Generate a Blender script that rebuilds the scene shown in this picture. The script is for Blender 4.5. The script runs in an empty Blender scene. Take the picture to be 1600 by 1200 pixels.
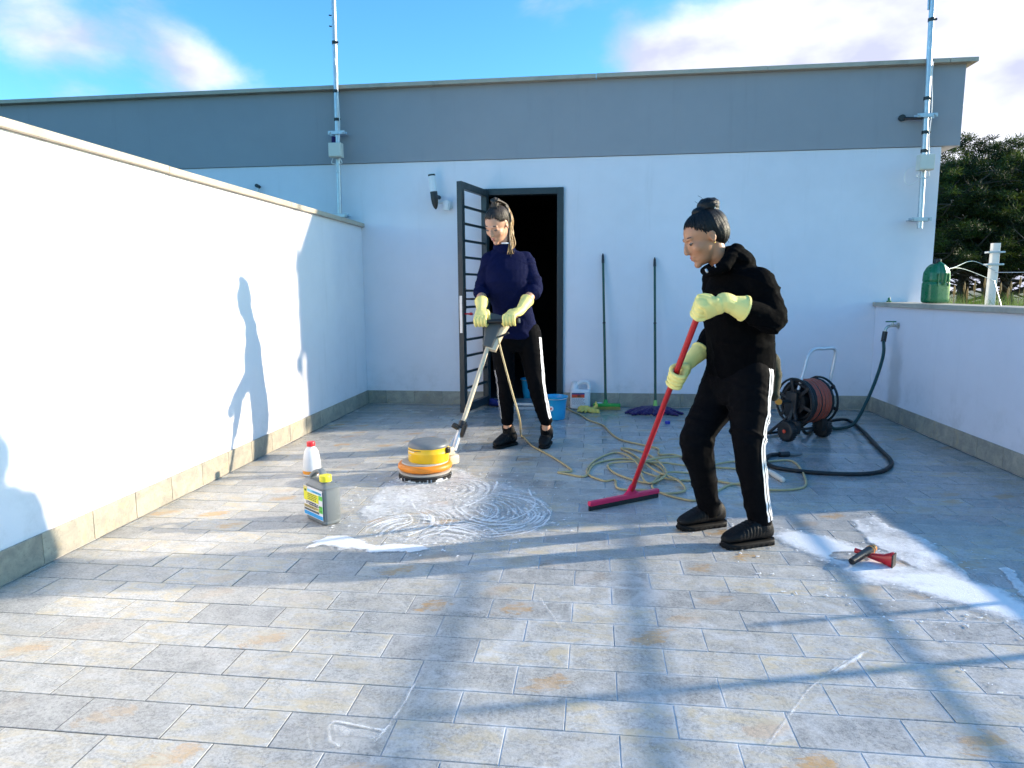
import bpy, bmesh, math, random
import numpy as np
from mathutils import Vector, Matrix
from mathutils.bvhtree import BVHTree

R = math.radians
random.seed(7)
RNG = np.random.default_rng(7)
SC = bpy.context.scene
COL = SC.collection

# ------------------------------------------------------------------ camera
CAM_H = 1.1554
FPX = 1056.69                      # focal length in pixels of a 1600 px wide picture
FW = Vector((-0.11905587, 0.98359919, -0.13549295))
RT = Vector((0.99283688, 0.11931477, -0.00623759))
UP = Vector((-0.01003102, 0.13526502, 0.99075868))
CAM = Vector((0, 0, CAM_H))
cd = bpy.data.cameras.new('camera')
cam = bpy.data.objects.new('camera', cd)
COL.objects.link(cam)
cd.sensor_width = 36.0
cd.lens = FPX / 1600 * 36
cd.clip_start = 0.05
cd.clip_end = 2000
m = Matrix.Identity(4)
for i in range(3):
    m[i][0] = RT[i]; m[i][1] = UP[i]; m[i][2] = -FW[i]; m[i][3] = CAM[i]
cam.matrix_world = m
SC.camera = cam

# ------------------------------------------------------------------ light
SUN_AZ = math.atan2(0.275, 1.0)     # sun stands to the right, a little behind the back wall
SUN_EL = math.atan(0.32 / math.hypot(1, 0.275))
sun_dir = Vector((math.cos(SUN_EL) * math.cos(SUN_AZ), math.cos(SUN_EL) * math.sin(SUN_AZ), math.sin(SUN_EL)))
ld = bpy.data.lights.new('sun', 'SUN')
ld.energy = 5.0
ld.angle = R(0.95)
ld.color = (1.0, 0.86, 0.66)
sun = bpy.data.objects.new('sun', ld)
COL.objects.link(sun)
sun.rotation_euler = (-sun_dir).to_track_quat('-Z', 'Y').to_euler()
sun.location = (20, 6, 8)

world = bpy.data.worlds.new('World')
SC.world = world
world.use_nodes = True
SKY_STRENGTH = 0.15


def px_dir(px, py):
    return FW + RT * ((px - 800) / FPX) + UP * ((600 - py) / FPX)


def build_world():
    nt = world.node_tree
    nt.nodes.clear()
    N = nt.nodes.new
    L = nt.links.new
    out = N('ShaderNodeOutputWorld'); bg = N('ShaderNodeBackground')
    bg.inputs['Strength'].default_value = SKY_STRENGTH
    L(bg.outputs[0], out.inputs[0])
    sky = N('ShaderNodeTexSky')
    sky.sky_type = 'NISHITA'
    sky.sun_disc = False
    sky.sun_elevation = SUN_EL
    sky.sun_rotation = R(90) - SUN_AZ
    sky.air_density = 1.0; sky.dust_density = 0.6; sky.ozone_density = 2.2
    hs = N('ShaderNodeHueSaturation')
    hs.inputs['Saturation'].default_value = 1.18
    hs.inputs['Value'].default_value = 1.0
    L(sky.outputs[0], hs.inputs['Color'])
    tn = N('ShaderNodeMix'); tn.data_type = 'RGBA'; tn.blend_type = 'MULTIPLY'; tn.inputs['Factor'].default_value = 1
    tn.inputs['B'].default_value = (0.78, 1.26, 1.44, 1)
    L(hs.outputs[0], tn.inputs['A'])
    tc = N('ShaderNodeTexCoord')
    nrm = N('ShaderNodeVectorMath'); nrm.operation = 'NORMALIZE'
    L(tc.outputs['Generated'], nrm.inputs[0])

    def math_(op, a, b=None, c=None, clamp=False):
        n = N('ShaderNodeMath'); n.operation = op; n.use_clamp = clamp
        for i, v in enumerate((a, b, c)):
            if v is None: continue
            if isinstance(v, (int, float)): n.inputs[i].default_value = v
            else: L(v, n.inputs[i])
        return n.outputs[0]

    mp = N('ShaderNodeMapping'); mp.inputs['Scale'].default_value = (1.0, 1.0, 2.1)
    mp.inputs['Location'].default_value = (3.7, 1.3, 0.4)
    L(nrm.outputs[0], mp.inputs[0])
    n1 = N('ShaderNodeTexNoise'); n1.inputs['Scale'].default_value = 4.2
    n1.inputs['Detail'].default_value = 7; n1.inputs['Roughness'].default_value = 0.56
    n1.inputs['Distortion'].default_value = 0.25
    L(mp.outputs[0], n1.inputs['Vector'])
    cov = math_('MULTIPLY_ADD', n1.outputs['Fac'], 1.75, -1.12)
    # cloud banks: direction, tightness, amount
    banks = [((60, 30), 260, 0.40), ((205, 95), 300, 0.16), ((320, 108), 900, 0.62), ((420, 122), 1500, 0.34), ((230, 40), 900, 0.2),
             ((1060, 105), 260, 0.60), ((1280, 60), 70, 0.62), ((1560, 60), 40, 0.75),
             ((1700, 300), 12, 0.50), ((700, 130), 400, 0.12)]
    for (q, k, a) in banks:
        d = px_dir(*q).normalized()
        dp = N('ShaderNodeVectorMath'); dp.operation = 'DOT_PRODUCT'
        dp.inputs[1].default_value = d
        L(nrm.outputs[0], dp.inputs[0])
        e = math_('MULTIPLY', math_('SUBTRACT', dp.outputs['Value'], 1.0), float(k))
        g = math_('POWER', 2.71828, e)
        cov = math_('MULTIPLY_ADD', g, a, cov)
    mask = N('ShaderNodeMapRange'); mask.interpolation_type = 'SMOOTHSTEP'
    mask.inputs['From Min'].default_value = 0.0; mask.inputs['From Max'].default_value = 0.62
    L(cov, mask.inputs['Value'])
    # cloud body: white tops, lavender bellies
    n2 = N('ShaderNodeTexNoise'); n2.inputs['Scale'].default_value = 7.0
    n2.inputs['Detail'].default_value = 5
    mp2 = N('ShaderNodeMapping'); mp2.inputs['Location'].default_value = (1.2, 7.3, 0.22)
    mp2.inputs['Scale'].default_value = (1.0, 1.0, 2.0)
    L(nrm.outputs[0], mp2.inputs[0]); L(mp2.outputs[0], n2.inputs['Vector'])
    cr = N('ShaderNodeValToRGB')
    cr.color_ramp.elements[0].position = 0.40; cr.color_ramp.elements[0].color = (2.7, 2.85, 3.8, 1)
    cr.color_ramp.elements[1].position = 0.70; cr.color_ramp.elements[1].color = (5.0, 5.1, 5.7, 1)
    L(n2.outputs['Fac'], cr.inputs[0])
    mx = N('ShaderNodeMix'); mx.data_type = 'RGBA'
    L(mask.outputs[0], mx.inputs['Factor']); L(tn.outputs['Result'], mx.inputs['A']); L(cr.outputs[0], mx.inputs['B'])
    L(mx.outputs['Result'], bg.inputs['Color'])


build_world()
SC.view_settings.view_transform = 'Standard'
SC.view_settings.look = 'None'
SC.view_settings.exposure = 0.86
SC.view_settings.gamma = 1.0
SC.render.engine = 'CYCLES'
SC.cycles.use_denoising = True
SC.cycles.max_bounces = 6
SC.cycles.diffuse_bounces = 3
SC.cycles.glossy_bounces = 3
SC.cycles.transparent_max_bounces = 8
SC.cycles.caustics_reflective = False
SC.cycles.caustics_refractive = False
SC.cycles.use_adaptive_sampling = True
SC.cycles.adaptive_threshold = 0.025


# ------------------------------------------------------------------ helpers
def V(*a): return Vector(a)


def at(px, py, Y):                  # the point of the plane y = Y seen at a pixel of the photograph
    d = px_dir(px, py)
    return CAM + d * (Y / d.y)


def atx(px, py, X):
    d = px_dir(px, py)
    return CAM + d * (X / d.x)


def gr(px, py, z=0.0):              # the point of the floor seen at a pixel
    d = px_dir(px, py)
    return CAM + d * ((z - CAM_H) / d.z)


def to_px(p):
    d = Vector(p) - CAM
    z = d.dot(FW)
    return 800 + FPX * d.dot(RT) / z, 600 - FPX * d.dot(UP) / z


def vnoise(P):
    P = np.asarray(P, dtype=np.float64)
    I = np.floor(P).astype(np.int64); F = P - I
    F = F * F * (3 - 2 * F)
    def h(ix, iy, iz):
        n = (ix * 374761393 + iy * 668265263 + iz * 2147483647) & 0xFFFFFFFF
        n = ((n ^ (n >> 13)) * 1274126177) & 0xFFFFFFFF
        n = (n ^ (n >> 16)) & 0xFFFF
        return n / 32767.5 - 1.0
    x, y, z = I[:, 0], I[:, 1], I[:, 2]
    r = 0
    for dx in (0, 1):
        wx = F[:, 0] if dx else 1 - F[:, 0]
        for dy in (0, 1):
            wy = F[:, 1] if dy else 1 - F[:, 1]
            for dz in (0, 1):
                wz = F[:, 2] if dz else 1 - F[:, 2]
                r = r + wx * wy * wz * h(x + dx, y + dy, z + dz)
    return r


def fnoise(P, octv=3):
    P = np.asarray(P, dtype=np.float64)
    r = 0; a = 1.0; s = 0
    for i in range(octv):
        r = r + a * vnoise(P * (2 ** i) + 17.3 * i); s += a; a *= 0.5
    return r / s


def catmull(pts, n=8):
    pts = [Vector(p) for p in pts]
    if len(pts) < 3: 
        return [pts[0].lerp(pts[-1], i / n) for i in range(n + 1)]
    P = [pts[0] * 2 - pts[1]] + pts + [pts[-1] * 2 - pts[-2]]
    out = []
    for i in range(1, len(P) - 2):
        p0, p1, p2, p3 = P[i - 1:i + 3]
        for k in range(n):
            t = k / n
            out.append(0.5 * ((2 * p1) + (p2 - p0) * t + (2 * p0 - 5 * p1 + 4 * p2 - p3) * t * t + (3 * p1 - p0 - 3 * p2 + p3) * t ** 3))
    out.append(pts[-1].copy())
    return out


def lerp_list(vals, n):
    vals = list(vals); m_ = len(vals) - 1
    return [float(np.interp(i / (n - 1) * m_, range(m_ + 1), vals)) for i in range(n)]


class MB:
    def __init__(self):
        self.v = []; self.f = []; self.m = []; self.cur = 0

    def add(self, vs, fs):
        b = len(self.v)
        self.v.extend([tuple(x) for x in vs])
        self.f.extend([tuple(b + i for i in f) for f in fs])
        self.m.extend([self.cur] * len(fs))
        return self

    def box(self, c, s, rot=None, bev=0.0):
        c = Vector(c)
        hx, hy, hz = s[0] / 2, s[1] / 2, s[2] / 2
        if bev <= 0:
            vs = [V(x, y, z) for z in (-hz, hz) for x, y in ((-hx, -hy), (hx, -hy), (hx, hy), (-hx, hy))]
            fs = [(3, 2, 1, 0), (4, 5, 6, 7), (0, 1, 5, 4), (1, 2, 6, 5), (2, 3, 7, 6), (3, 0, 4, 7)]
        else:
            b = min(bev, hx * .98, hy * .98, hz * .98)
            bm = bmesh.new()
            bmesh.ops.create_cube(bm, size=1.0)
            for v in bm.verts: v.co = V(v.co.x * 2 * hx, v.co.y * 2 * hy, v.co.z * 2 * hz)
            bmesh.ops.bevel(bm, geom=bm.edges[:], offset=b, segments=2, affect='EDGES', profile=0.6)
            bm.verts.index_update()
            vs = [v.co.copy() for v in bm.verts]; fs = [tuple(v.index for v in f.verts) for f in bm.faces]
            bm.free()
        if rot is not None: vs = [rot @ v for v in vs]
        return self.add([c + v for v in vs], fs)

    def rings(self, rings, cap=True):
        n = len(rings[0]); vs = []; fs = []
        for r in rings: vs.extend(r)
        for i in range(len(rings) - 1):
            for k in range(n):
                k2 = (k + 1) % n
                fs.append((i * n + k, i * n + k2, (i + 1) * n + k2, (i + 1) * n + k))
        if cap:
            fs.append(tuple(range(n - 1, -1, -1)))
            fs.append(tuple((len(rings) - 1) * n + k for k in range(n)))
        return self.add(vs, fs)

    def tube(self, pts, rad, n=10, cap=True, dome=False):
        pts = [Vector(p) for p in pts]
        if isinstance(rad, (int, float)): rad = [rad] * len(pts)
        elif len(rad) != len(pts): rad = lerp_list(rad, len(pts))
        rad = list(rad)
        if dome:
            d0 = (pts[0] - pts[1]).normalized(); d1 = (pts[-1] - pts[-2]).normalized()
            a = [(pts[0] + d0 * rad[0] * q, rad[0] * math.sqrt(max(0, 1 - q * q)) + 1e-4) for q in (0.98, 0.8, 0.45)]
            b = [(pts[-1] + d1 * rad[-1] * q, rad[-1] * math.sqrt(max(0, 1 - q * q)) + 1e-4) for q in (0.45, 0.8, 0.98)]
            pts = [x[0] for x in a] + pts + [x[0] for x in b]
            rad = [x[1] for x in a] + rad + [x[1] for x in b]
        t0 = (pts[1] - pts[0]).normalized()
        ref = V(0, 0, 1) if abs(t0.z) < 0.9 else V(1, 0, 0)
        u = t0.cross(ref).normalized()
        rs = []
        for i, p in enumerate(pts):
            t = (pts[min(i + 1, len(pts) - 1)] - pts[max(i - 1, 0)])
            if t.length < 1e-9: t = t0
            t = t.normalized()
            u = (u - t * u.dot(t))
            u = u.normalized() if u.length > 1e-6 else t.orthogonal().normalized()
            w = t.cross(u)
            rs.append([p + (u * math.cos(2 * math.pi * k / n) + w * math.sin(2 * math.pi * k / n)) * rad[i] for k in range(n)])
        return self.rings(rs, cap)

    def ell(self, c, r, M=None, nu=16, nv=10):
        c = Vector(c); rs = []
        for j in range(nv + 1):
            ph = -math.pi / 2 + math.pi * j / nv
            ph = max(min(ph, math.pi / 2 - .03), -math.pi / 2 + .03)
            ring = []
            for k in range(nu):
                th = 2 * math.pi * k / nu
                p = V(r[0] * math.cos(ph) * math.cos(th), r[1] * math.cos(ph) * math.sin(th), r[2] * math.sin(ph))
                if M is not None: p = M @ p
                ring.append(c + p)
            rs.append(ring)
        return self.rings(rs)

    def loft(self, secs, n=24, power=2.0):
        # secs: (centre, half-width vector, half-depth vector)
        rs = []
        for c, a, b in secs:
            c = Vector(c); a = Vector(a); b = Vector(b); ring = []
            for k in range(n):
                th = 2 * math.pi * k / n
                cx, sx = math.cos(th), math.sin(th)
                e = 2.0 / power
                ring.append(c + a * math.copysign(abs(cx) ** e, cx) + b * math.copysign(abs(sx) ** e, sx))
            rs.append(ring)
        return self.rings(rs)

    def lathe(self, c, prof, n=32, M=None, cap=True):
        c = Vector(c); rs = []
        for r, z in prof:
            ring = []
            for k in range(n):
                th = 2 * math.pi * k / n
                p = V(r * math.cos(th), r * math.sin(th), z)
                if M is not None: p = M @ p
                ring.append(c + p)
            rs.append(ring)
        return self.rings(rs, cap)

    def quad(self, a, b, c, d):
        return self.add([a, b, c, d], [(0, 1, 2, 3)])

    def mesh(self, name, off=None, smooth=False):
        me = bpy.data.meshes.new(name)
        vs = self.v if off is None else [(x - off[0], y - off[1], z - off[2]) for x, y, z in self.v]
        me.from_pydata(vs, [], self.f)
        if smooth: me.polygons.foreach_set('use_smooth', [True] * len(me.polygons))
        return me

    def build(self, name, mat, parent=None, smooth=False, label=None, auto=None):
        off = base_of(parent)
        me = self.mesh(name, off, smooth or auto is not None)
        mats = mat if isinstance(mat, (list, tuple)) else [mat]
        for m_ in mats: me.materials.append(m_)
        if len(mats) > 1: me.polygons.foreach_set('material_index', self.m)
        bm = bmesh.new(); bm.from_mesh(me)
        bmesh.ops.recalc_face_normals(bm, faces=bm.faces[:])
        if auto is not None:
            for e in bm.edges:
                if len(e.link_faces) == 2 and e.calc_face_angle(0) > R(auto): e.smooth = False
        bm.to_mesh(me); bm.free()
        return link(name, me, parent, label)


BASE = {}


def base_of(o):
    return V(0, 0, 0) if o is None else BASE.get(o.name, V(0, 0, 0))


def link(name, me, parent=None, label=None):
    o = bpy.data.objects.new(name, me)
    COL.objects.link(o)
    if parent is not None:
        o.parent = parent
        BASE[o.name] = base_of(parent).copy()
    else:
        BASE[o.name] = V(0, 0, 0)
    if label: o['label'] = label
    return o


def thing(name, label, cat, loc=(0, 0, 0), group=None):
    o = bpy.data.objects.new(name, None)
    COL.objects.link(o)
    o.location = loc
    o.empty_display_size = 0.1
    BASE[o.name] = Vector(loc)
    return tag(o, label, cat, group)


def tag(o, label=None, cat=None, group=None, kind=None):
    if label: o['label'] = label
    if cat: o['category'] = cat
    if group: o['group'] = group
    if kind: o['kind'] = kind
    return o


def organic(name, mb, voxel, mat, parent, smooth=3, post=None, label=None):
    off = base_of(parent)
    me = mb.mesh('tmp')
    o = bpy.data.objects.new('tmp', me); COL.objects.link(o)
    md = o.modifiers.new('r', 'REMESH'); md.mode = 'VOXEL'; md.voxel_size = voxel
    if smooth:
        ms = o.modifiers.new('s', 'SMOOTH'); ms.factor = 0.5; ms.iterations = smooth
    dg = bpy.context.evaluated_depsgraph_get()
    me2 = bpy.data.meshes.new_from_object(o.evaluated_get(dg))
    bpy.data.objects.remove(o); bpy.data.meshes.remove(me)
    n = len(me2.vertices)
    co = np.empty(n * 3); me2.vertices.foreach_get('co', co); co = co.reshape(-1, 3)
    no = np.empty(n * 3); me2.vertex_normals.foreach_get('vector', no); no = no.reshape(-1, 3)
    if post is not None: co = post(co, no)
    co = co - np.array(off)
    me2.vertices.foreach_set('co', co.ravel())
    me2.polygons.foreach_set('use_smooth', [True] * len(me2.polygons))
    me2.update()
    me2.name = name
    me2.materials.clear()
    me2.materials.append(mat)
    return link(name, me2, parent, label)


# ------------------------------------------------------------------ materials
class NT:
    def __init__(self, name):
        self.mat = bpy.data.materials.new(name)
        self.mat.use_nodes = True
        self.nt = self.mat.node_tree
        self.bsdf = self.nt.nodes['Principled BSDF']
        self.out = self.nt.nodes['Material Output']

    def N(self, t): return self.nt.nodes.new(t)

    def L(self, a, b): self.nt.links.new(a, b)

    def set(self, sock, v):
        if isinstance(v, (int, float)): sock.default_value = v
        elif isinstance(v, (tuple, list)): sock.default_value = tuple(v) + ((1,) if len(v) == 3 and len(sock.default_value) == 4 else ())
        else: self.L(v, sock)

    def math(self, op, a, b=None, c=None, clamp=False):
        n = self.N('ShaderNodeMath'); n.operation = op; n.use_clamp = clamp
        for i, v in enumerate((a, b, c)):
            if v is not None: self.set(n.inputs[i], v)
        return n.outputs[0]

    def mix(self, f, a, b, mode='MIX'):
        n = self.N('ShaderNodeMix'); n.data_type = 'RGBA'; n.blend_type = mode
        self.set(n.inputs['Factor'], f); self.set(n.inputs['A'], a); self.set(n.inputs['B'], b)
        return n.outputs['Result']

    def pos(self):
        return self.N('ShaderNodeNewGeometry').outputs['Position']

    def obj(self):
        return self.N('ShaderNodeTexCoord').outputs['Object']

    def noise(self, vec, scale, detail=4, rough=0.55, dist=0.0, mscale=None):
        if mscale is not None:
            mp = self.N('ShaderNodeMapping'); mp.inputs['Scale'].default_value = mscale
            self.L(vec, mp.inputs[0]); vec = mp.outputs[0]
        n = self.N('ShaderNodeTexNoise')
        n.inputs['Scale'].default_value = scale; n.inputs['Detail'].default_value = detail
        n.inputs['Roughness'].default_value = rough; n.inputs['Distortion'].default_value = dist
        self.L(vec, n.inputs['Vector'])
        return n.outputs['Fac']

    def step(self, v, lo, hi, a=0.0, b=1.0):
        n = self.N('ShaderNodeMapRange'); n.interpolation_type = 'SMOOTHSTEP'
        n.inputs['From Min'].default_value = lo; n.inputs['From Max'].default_value = hi
        n.inputs['To Min'].default_value = a; n.inputs['To Max'].default_value = b
        self.set(n.inputs['Value'], v)
        return n.outputs[0]

    def bump(self, h, strength=0.3, dist=0.01):
        b = self.N('ShaderNodeBump'); b.inputs['Strength'].default_value = strength
        b.inputs['Distance'].default_value = dist
        self.L(h, b.inputs['Height']); self.L(b.outputs[0], self.bsdf.inputs['Normal'])

    def sep(self, v):
        n = self.N('ShaderNodeSeparateXYZ'); self.L(v, n.inputs[0]); return n.outputs


def pmat(name, col, rough=0.5, var=0.12, scale=12, bump=0.0, bscale=60, metal=0.0, sheen=0.0, spec=0.5, coat=0.0, dirt=0.0, trans=0.0, sss=0.0, bdist=0.004):
    t = NT(name)
    v = t.obj()
    n = t.noise(v, scale, 3)
    f = t.math('MULTIPLY_ADD', n, 2 * var, 1 - var)
    c = t.mix(1.0, (*col, 1), t.N('ShaderNodeCombineColor').outputs[0], 'MULTIPLY')
    comb = t.nt.nodes[-1] if False else None
    # grey multiplier
    cc = [x for x in t.nt.nodes if x.bl_idname == 'ShaderNodeCombineColor'][0]
    for i in range(3): t.L(f, cc.inputs[i])
    if dirt > 0:
        d = t.step(t.noise(v, scale * 0.45, 6, 0.65), 0.52, 0.72, 0.0, dirt)
        c = t.mix(d, c, (col[0] * .35 + .03, col[1] * .33 + .025, col[2] * .3 + .02, 1))
    t.L(c, t.bsdf.inputs['Base Color'])
    t.set(t.bsdf.inputs['Roughness'], t.math('MULTIPLY_ADD', t.noise(v, scale * 2.3, 1), 0.3, rough - 0.15, True))
    t.bsdf.inputs['Metallic'].default_value = metal
    t.bsdf.inputs['Specular IOR Level'].default_value = spec
    if sheen:
        t.bsdf.inputs['Sheen Weight'].default_value = sheen
        t.bsdf.inputs['Sheen Roughness'].default_value = 0.5
    if coat: t.bsdf.inputs['Coat Weight'].default_value = coat
    if trans: t.bsdf.inputs['Transmission Weight'].default_value = trans
    if sss:
        t.bsdf.inputs['Subsurface Weight'].default_value = sss
        t.bsdf.inputs['Subsurface Radius'].default_value = (0.01, 0.004, 0.002)
    if bump: t.bump(t.noise(v, bscale, 2, 0.6), bump, bdist)
    return t.mat


def plaster(name, col, stain=0.0):
    t = NT(name); p = t.pos()
    big = t.noise(p, 0.9, 4, 0.6)
    mid = t.noise(p, 6, 3, 0.6)
    f = t.math('MULTIPLY_ADD', big, 0.16, t.math('MULTIPLY_ADD', mid, 0.07, 0.885))
    cc = t.N('ShaderNodeCombineColor')
    for i in range(3): t.L(f, cc.inputs[i])
    c = t.mix(1.0, (*col, 1), cc.outputs[0], 'MULTIPLY')
    # rain streaks and splash dirt
    st = t.noise(p, 3.0, 4, 0.7, mscale=(2.2, 2.2, 0.18))
    sm = t.step(st, 0.56, 0.78, 0, 0.16)
    c = t.mix(sm, c, (col[0] * .62, col[1] * .60, col[2] * .56, 1))
    z = t.sep(p)[2]
    low = t.math('MULTIPLY', t.step(z, 0.15, 0.52, 1, 0), t.step(t.noise(p, 4, 7, 0.7), 0.46, 0.70, 0, 0.30))
    c = t.mix(low, c, (col[0] * .55, col[1] * .54, col[2] * .5, 1))
    if stain:
        x, y, zz = t.sep(p)
        yy = t.math('ABSOLUTE', t.math('SUBTRACT', y, 6.28))
        wob = t.math('MULTIPLY_ADD', t.noise(p, 5, 4), 0.16, -0.02)
        s1 = t.step(t.math('SUBTRACT', yy, wob), 0.0, 0.10, 1, 0)
        s2 = t.math('MULTIPLY', t.step(zz, 0.12, 0.3, 1.0, 0.75), t.step(zz, 0.45, 0.82, 1, 0))
        s = t.math('MULTIPLY', t.math('MULTIPLY', s1, s2), stain)
        c = t.mix(s, c, (.30, .28, .25, 1))
    t.L(c, t.bsdf.inputs['Base Color'])
    t.bsdf.inputs['Roughness'].default_value = 0.9
    t.bsdf.inputs['Specular IOR Level'].default_value = 0.25
    h = t.math('ADD', t.noise(p, 160, 2, 0.6), t.math('MULTIPLY', t.noise(p, 9, 2), 1.5))
    t.bump(h, 0.35, 0.003)
    return t.mat


ROW0, ROWH, TILEW = 1.657, 0.15, 0.30


def tile_mat():
    t = NT('stone_tile'); p = t.pos()
    x, y, z = t.sep(p)
    row = t.math('FLOOR', t.math('DIVIDE', t.math('SUBTRACT', y, ROW0), ROWH))
    odd = t.math('ABSOLUTE', t.math('MODULO', row, 2.0))
    xo = t.math('MULTIPLY_ADD', odd, 0.145, -0.067)
    u = t.math('DIVIDE', t.math('SUBTRACT', x, xo), TILEW)
    colu = t.math('FLOOR', u)
    lu = t.math('SUBTRACT', u, colu)
    lv = t.math('SUBTRACT', t.math('DIVIDE', t.math('SUBTRACT', y, ROW0), ROWH), row)
    cmb = t.N('ShaderNodeCombineXYZ'); t.L(colu, cmb.inputs[0]); t.L(row, cmb.inputs[1])
    wn = t.N('ShaderNodeTexWhiteNoise'); wn.noise_dimensions = '2D'; t.L(cmb.outputs[0], wn.inputs['Vector'])
    rnd = wn.outputs['Value']; rcol = wn.outputs['Color']
    off = t.N('ShaderNodeVectorMath'); off.operation = 'MULTIPLY_ADD'
    t.L(rcol, off.inputs[0]); off.inputs[1].default_value = (31, 17, 23); t.L(p, off.inputs[2])
    q = off.outputs[0]
    fine = t.noise(q, 105, 5, 0.8)
    mid = t.noise(q, 15, 4, 0.62, 0.4)
    vein = t.noise(q, 9, 5, 0.7, 1.2, mscale=(1, 2.4, 1))
    base = t.mix(t.step(mid, 0.33, 0.68), (.315, .318, .31, 1), (.46, .457, .44, 1))
    base = t.mix(t.step(fine, 0.46, 0.62, 0, 0.7), base, (.54, .54, .535, 1))
    base = t.mix(t.step(fine, 0.36, 0.48, 0.6, 0.0), base, (.17, .175, .18, 1))
    # warm cream veil on part of the tiles
    base = t.mix(t.math('MULTIPLY', t.step(vein, 0.42, 0.66, 0, 0.75), t.step(rnd, 0.0, 0.9)), base, (.50, .42, .27, 1))
    # rusty ochre bloom on some tiles
    r2 = t.sep(rcol)[1]
    cx = t.math('MULTIPLY_ADD', t.sep(rcol)[0], 0.6, 0.2)
    dx = t.math('SUBTRACT', lu, cx); dy = t.math('SUBTRACT', lv, t.math('MULTIPLY_ADD', dx, 0.9, 0.5))
    rr = t.math('ADD', t.math('MULTIPLY', t.math('MULTIPLY', dx, dx), 7.0), t.math('MULTIPLY', t.math('MULTIPLY', dy, dy), 5.0))
    ob = t.step(t.math('ADD', rr, t.math('MULTIPLY_ADD', vein, 3.4, -1.75)), -0.05, 0.42, 1, 0)
    ob = t.math('MULTIPLY', ob, t.step(r2, 0.60, 0.98, 0, 0.85))
    ob = t.math('MULTIPLY', ob, t.step(fine, 0.30, 0.6, 0.35, 1.0))
    base = t.mix(ob, base, (.50, .29, .085, 1))
    # per tile brightness
    f = t.math('MULTIPLY_ADD', rnd, 0.30, 0.82)
    cc = t.N('ShaderNodeCombineColor')
    for i in range(3): t.L(f, cc.inputs[i])
    base = t.mix(1.0, base, cc.outputs[0], 'MULTIPLY')
    # dried soap veil hugging the tile edges where the crew already scrubbed
    ex = t.math('MULTIPLY', t.math('MINIMUM', lu, t.math('SUBTRACT', 1.0, lu)), TILEW)
    ey = t.math('MULTIPLY', t.math('MINIMUM', lv, t.math('SUBTRACT', 1.0, lv)), ROWH)
    ed = t.math('MINIMUM', ex, ey)
    zone = t.math('MULTIPLY', t.step(x, -1.25, -0.35), t.step(y, 3.2, 2.6, 0, 1))
    veilz = t.step(t.noise(p, 3.1, 4, 0.6), 0.40, 0.62)
    zone = t.math('MAXIMUM', zone, t.math('MULTIPLY', t.step(x, -1.5, -0.9), t.math('MULTIPLY', t.step(y, 4.6, 4.0, 0, 0.6), t.step(x, 1.4, 0.8, 0, 1))))
    veil = t.math('MULTIPLY', veilz, t.step(t.math('SUBTRACT', ed, t.math('MULTIPLY', t.noise(p, 26, 5, 0.7), 0.05)), -0.030, -0.004, 0.62, 0.0))
    wash = t.step(t.noise(p, 4.5, 5, 0.65, 1.6), 0.45, 0.72, 0.0, 0.42)
    spk = t.step(t.noise(p, 70, 2, 0.5), 0.73, 0.78, 0, 0.7)
    vf = t.math('MULTIPLY', t.math('MAXIMUM', t.math('MAXIMUM', veil, wash), spk), zone)
    base = t.mix(vf, base, (.68, .70, .73, 1))
    # wet film: pools with a shape of their own
    wn_ = t.noise(p, 1.7, 3, 0.6)
    wz = t.math('ADD', t.math('MULTIPLY', t.step(x, -0.6, 1.3), t.step(y, 3.0, 4.2)), t.math('MULTIPLY', t.step(y, 4.6, 5.3), 0.75))
    wz = t.math('ADD', wz, t.math('MULTIPLY', t.step(y, 3.4, 2.4), 0.26))
    wet = t.step(t.math('ADD', wn_, t.math('MULTIPLY', wz, 0.32)), 0.56, 0.76)
    base = t.mix(t.math('MULTIPLY', wet, 0.16), base, (.12, .125, .135, 1))
    t.L(base, t.bsdf.inputs['Base Color'])
    rg = t.math('MULTIPLY_ADD', fine, 0.25, 0.33)
    rg = t.math('SUBTRACT', rg, t.math('MULTIPLY', wet, t.math('MULTIPLY_ADD', mid, 0.25, 0.22)))
    t.set(t.bsdf.inputs['Roughness'], t.math('MAXIMUM', rg, 0.09))
    h = t.math('ADD', t.math('MULTIPLY', fine, 0.5), t.math('MULTIPLY', mid, 1.6))
    b = t.N('ShaderNodeBump'); b.inputs['Distance'].default_value = 0.004
    t.L(h, b.inputs['Height'])
    t.set(b.inputs['Strength'], t.math('MULTIPLY_ADD', wet, -0.36, 0.55))
    t.L(b.outputs[0], t.bsdf.inputs['Normal'])
    return t.mat


def grout_mat():
    t = NT('grout'); p = t.pos()
    x, y, z = t.sep(p)
    n = t.noise(p, 6, 5, 0.6)
    soap = t.math('MULTIPLY', t.step(x, -1.1, -0.2), t.step(y, 4.6, 3.4, 0, 1))
    soap = t.math('MULTIPLY', soap, t.step(t.noise(p, 2.6, 4, 0.6), 0.26, 0.46))
    c = t.mix(t.step(n, 0.3, 0.7), (.045, .043, .04, 1), (.12, .115, .10, 1))
    c = t.mix(soap, c, (.72, .75, .78, 1))
    t.L(c, t.bsdf.inputs['Base Color'])
    t.bsdf.inputs['Roughness'].default_value = 0.8
    return t.mat


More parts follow.
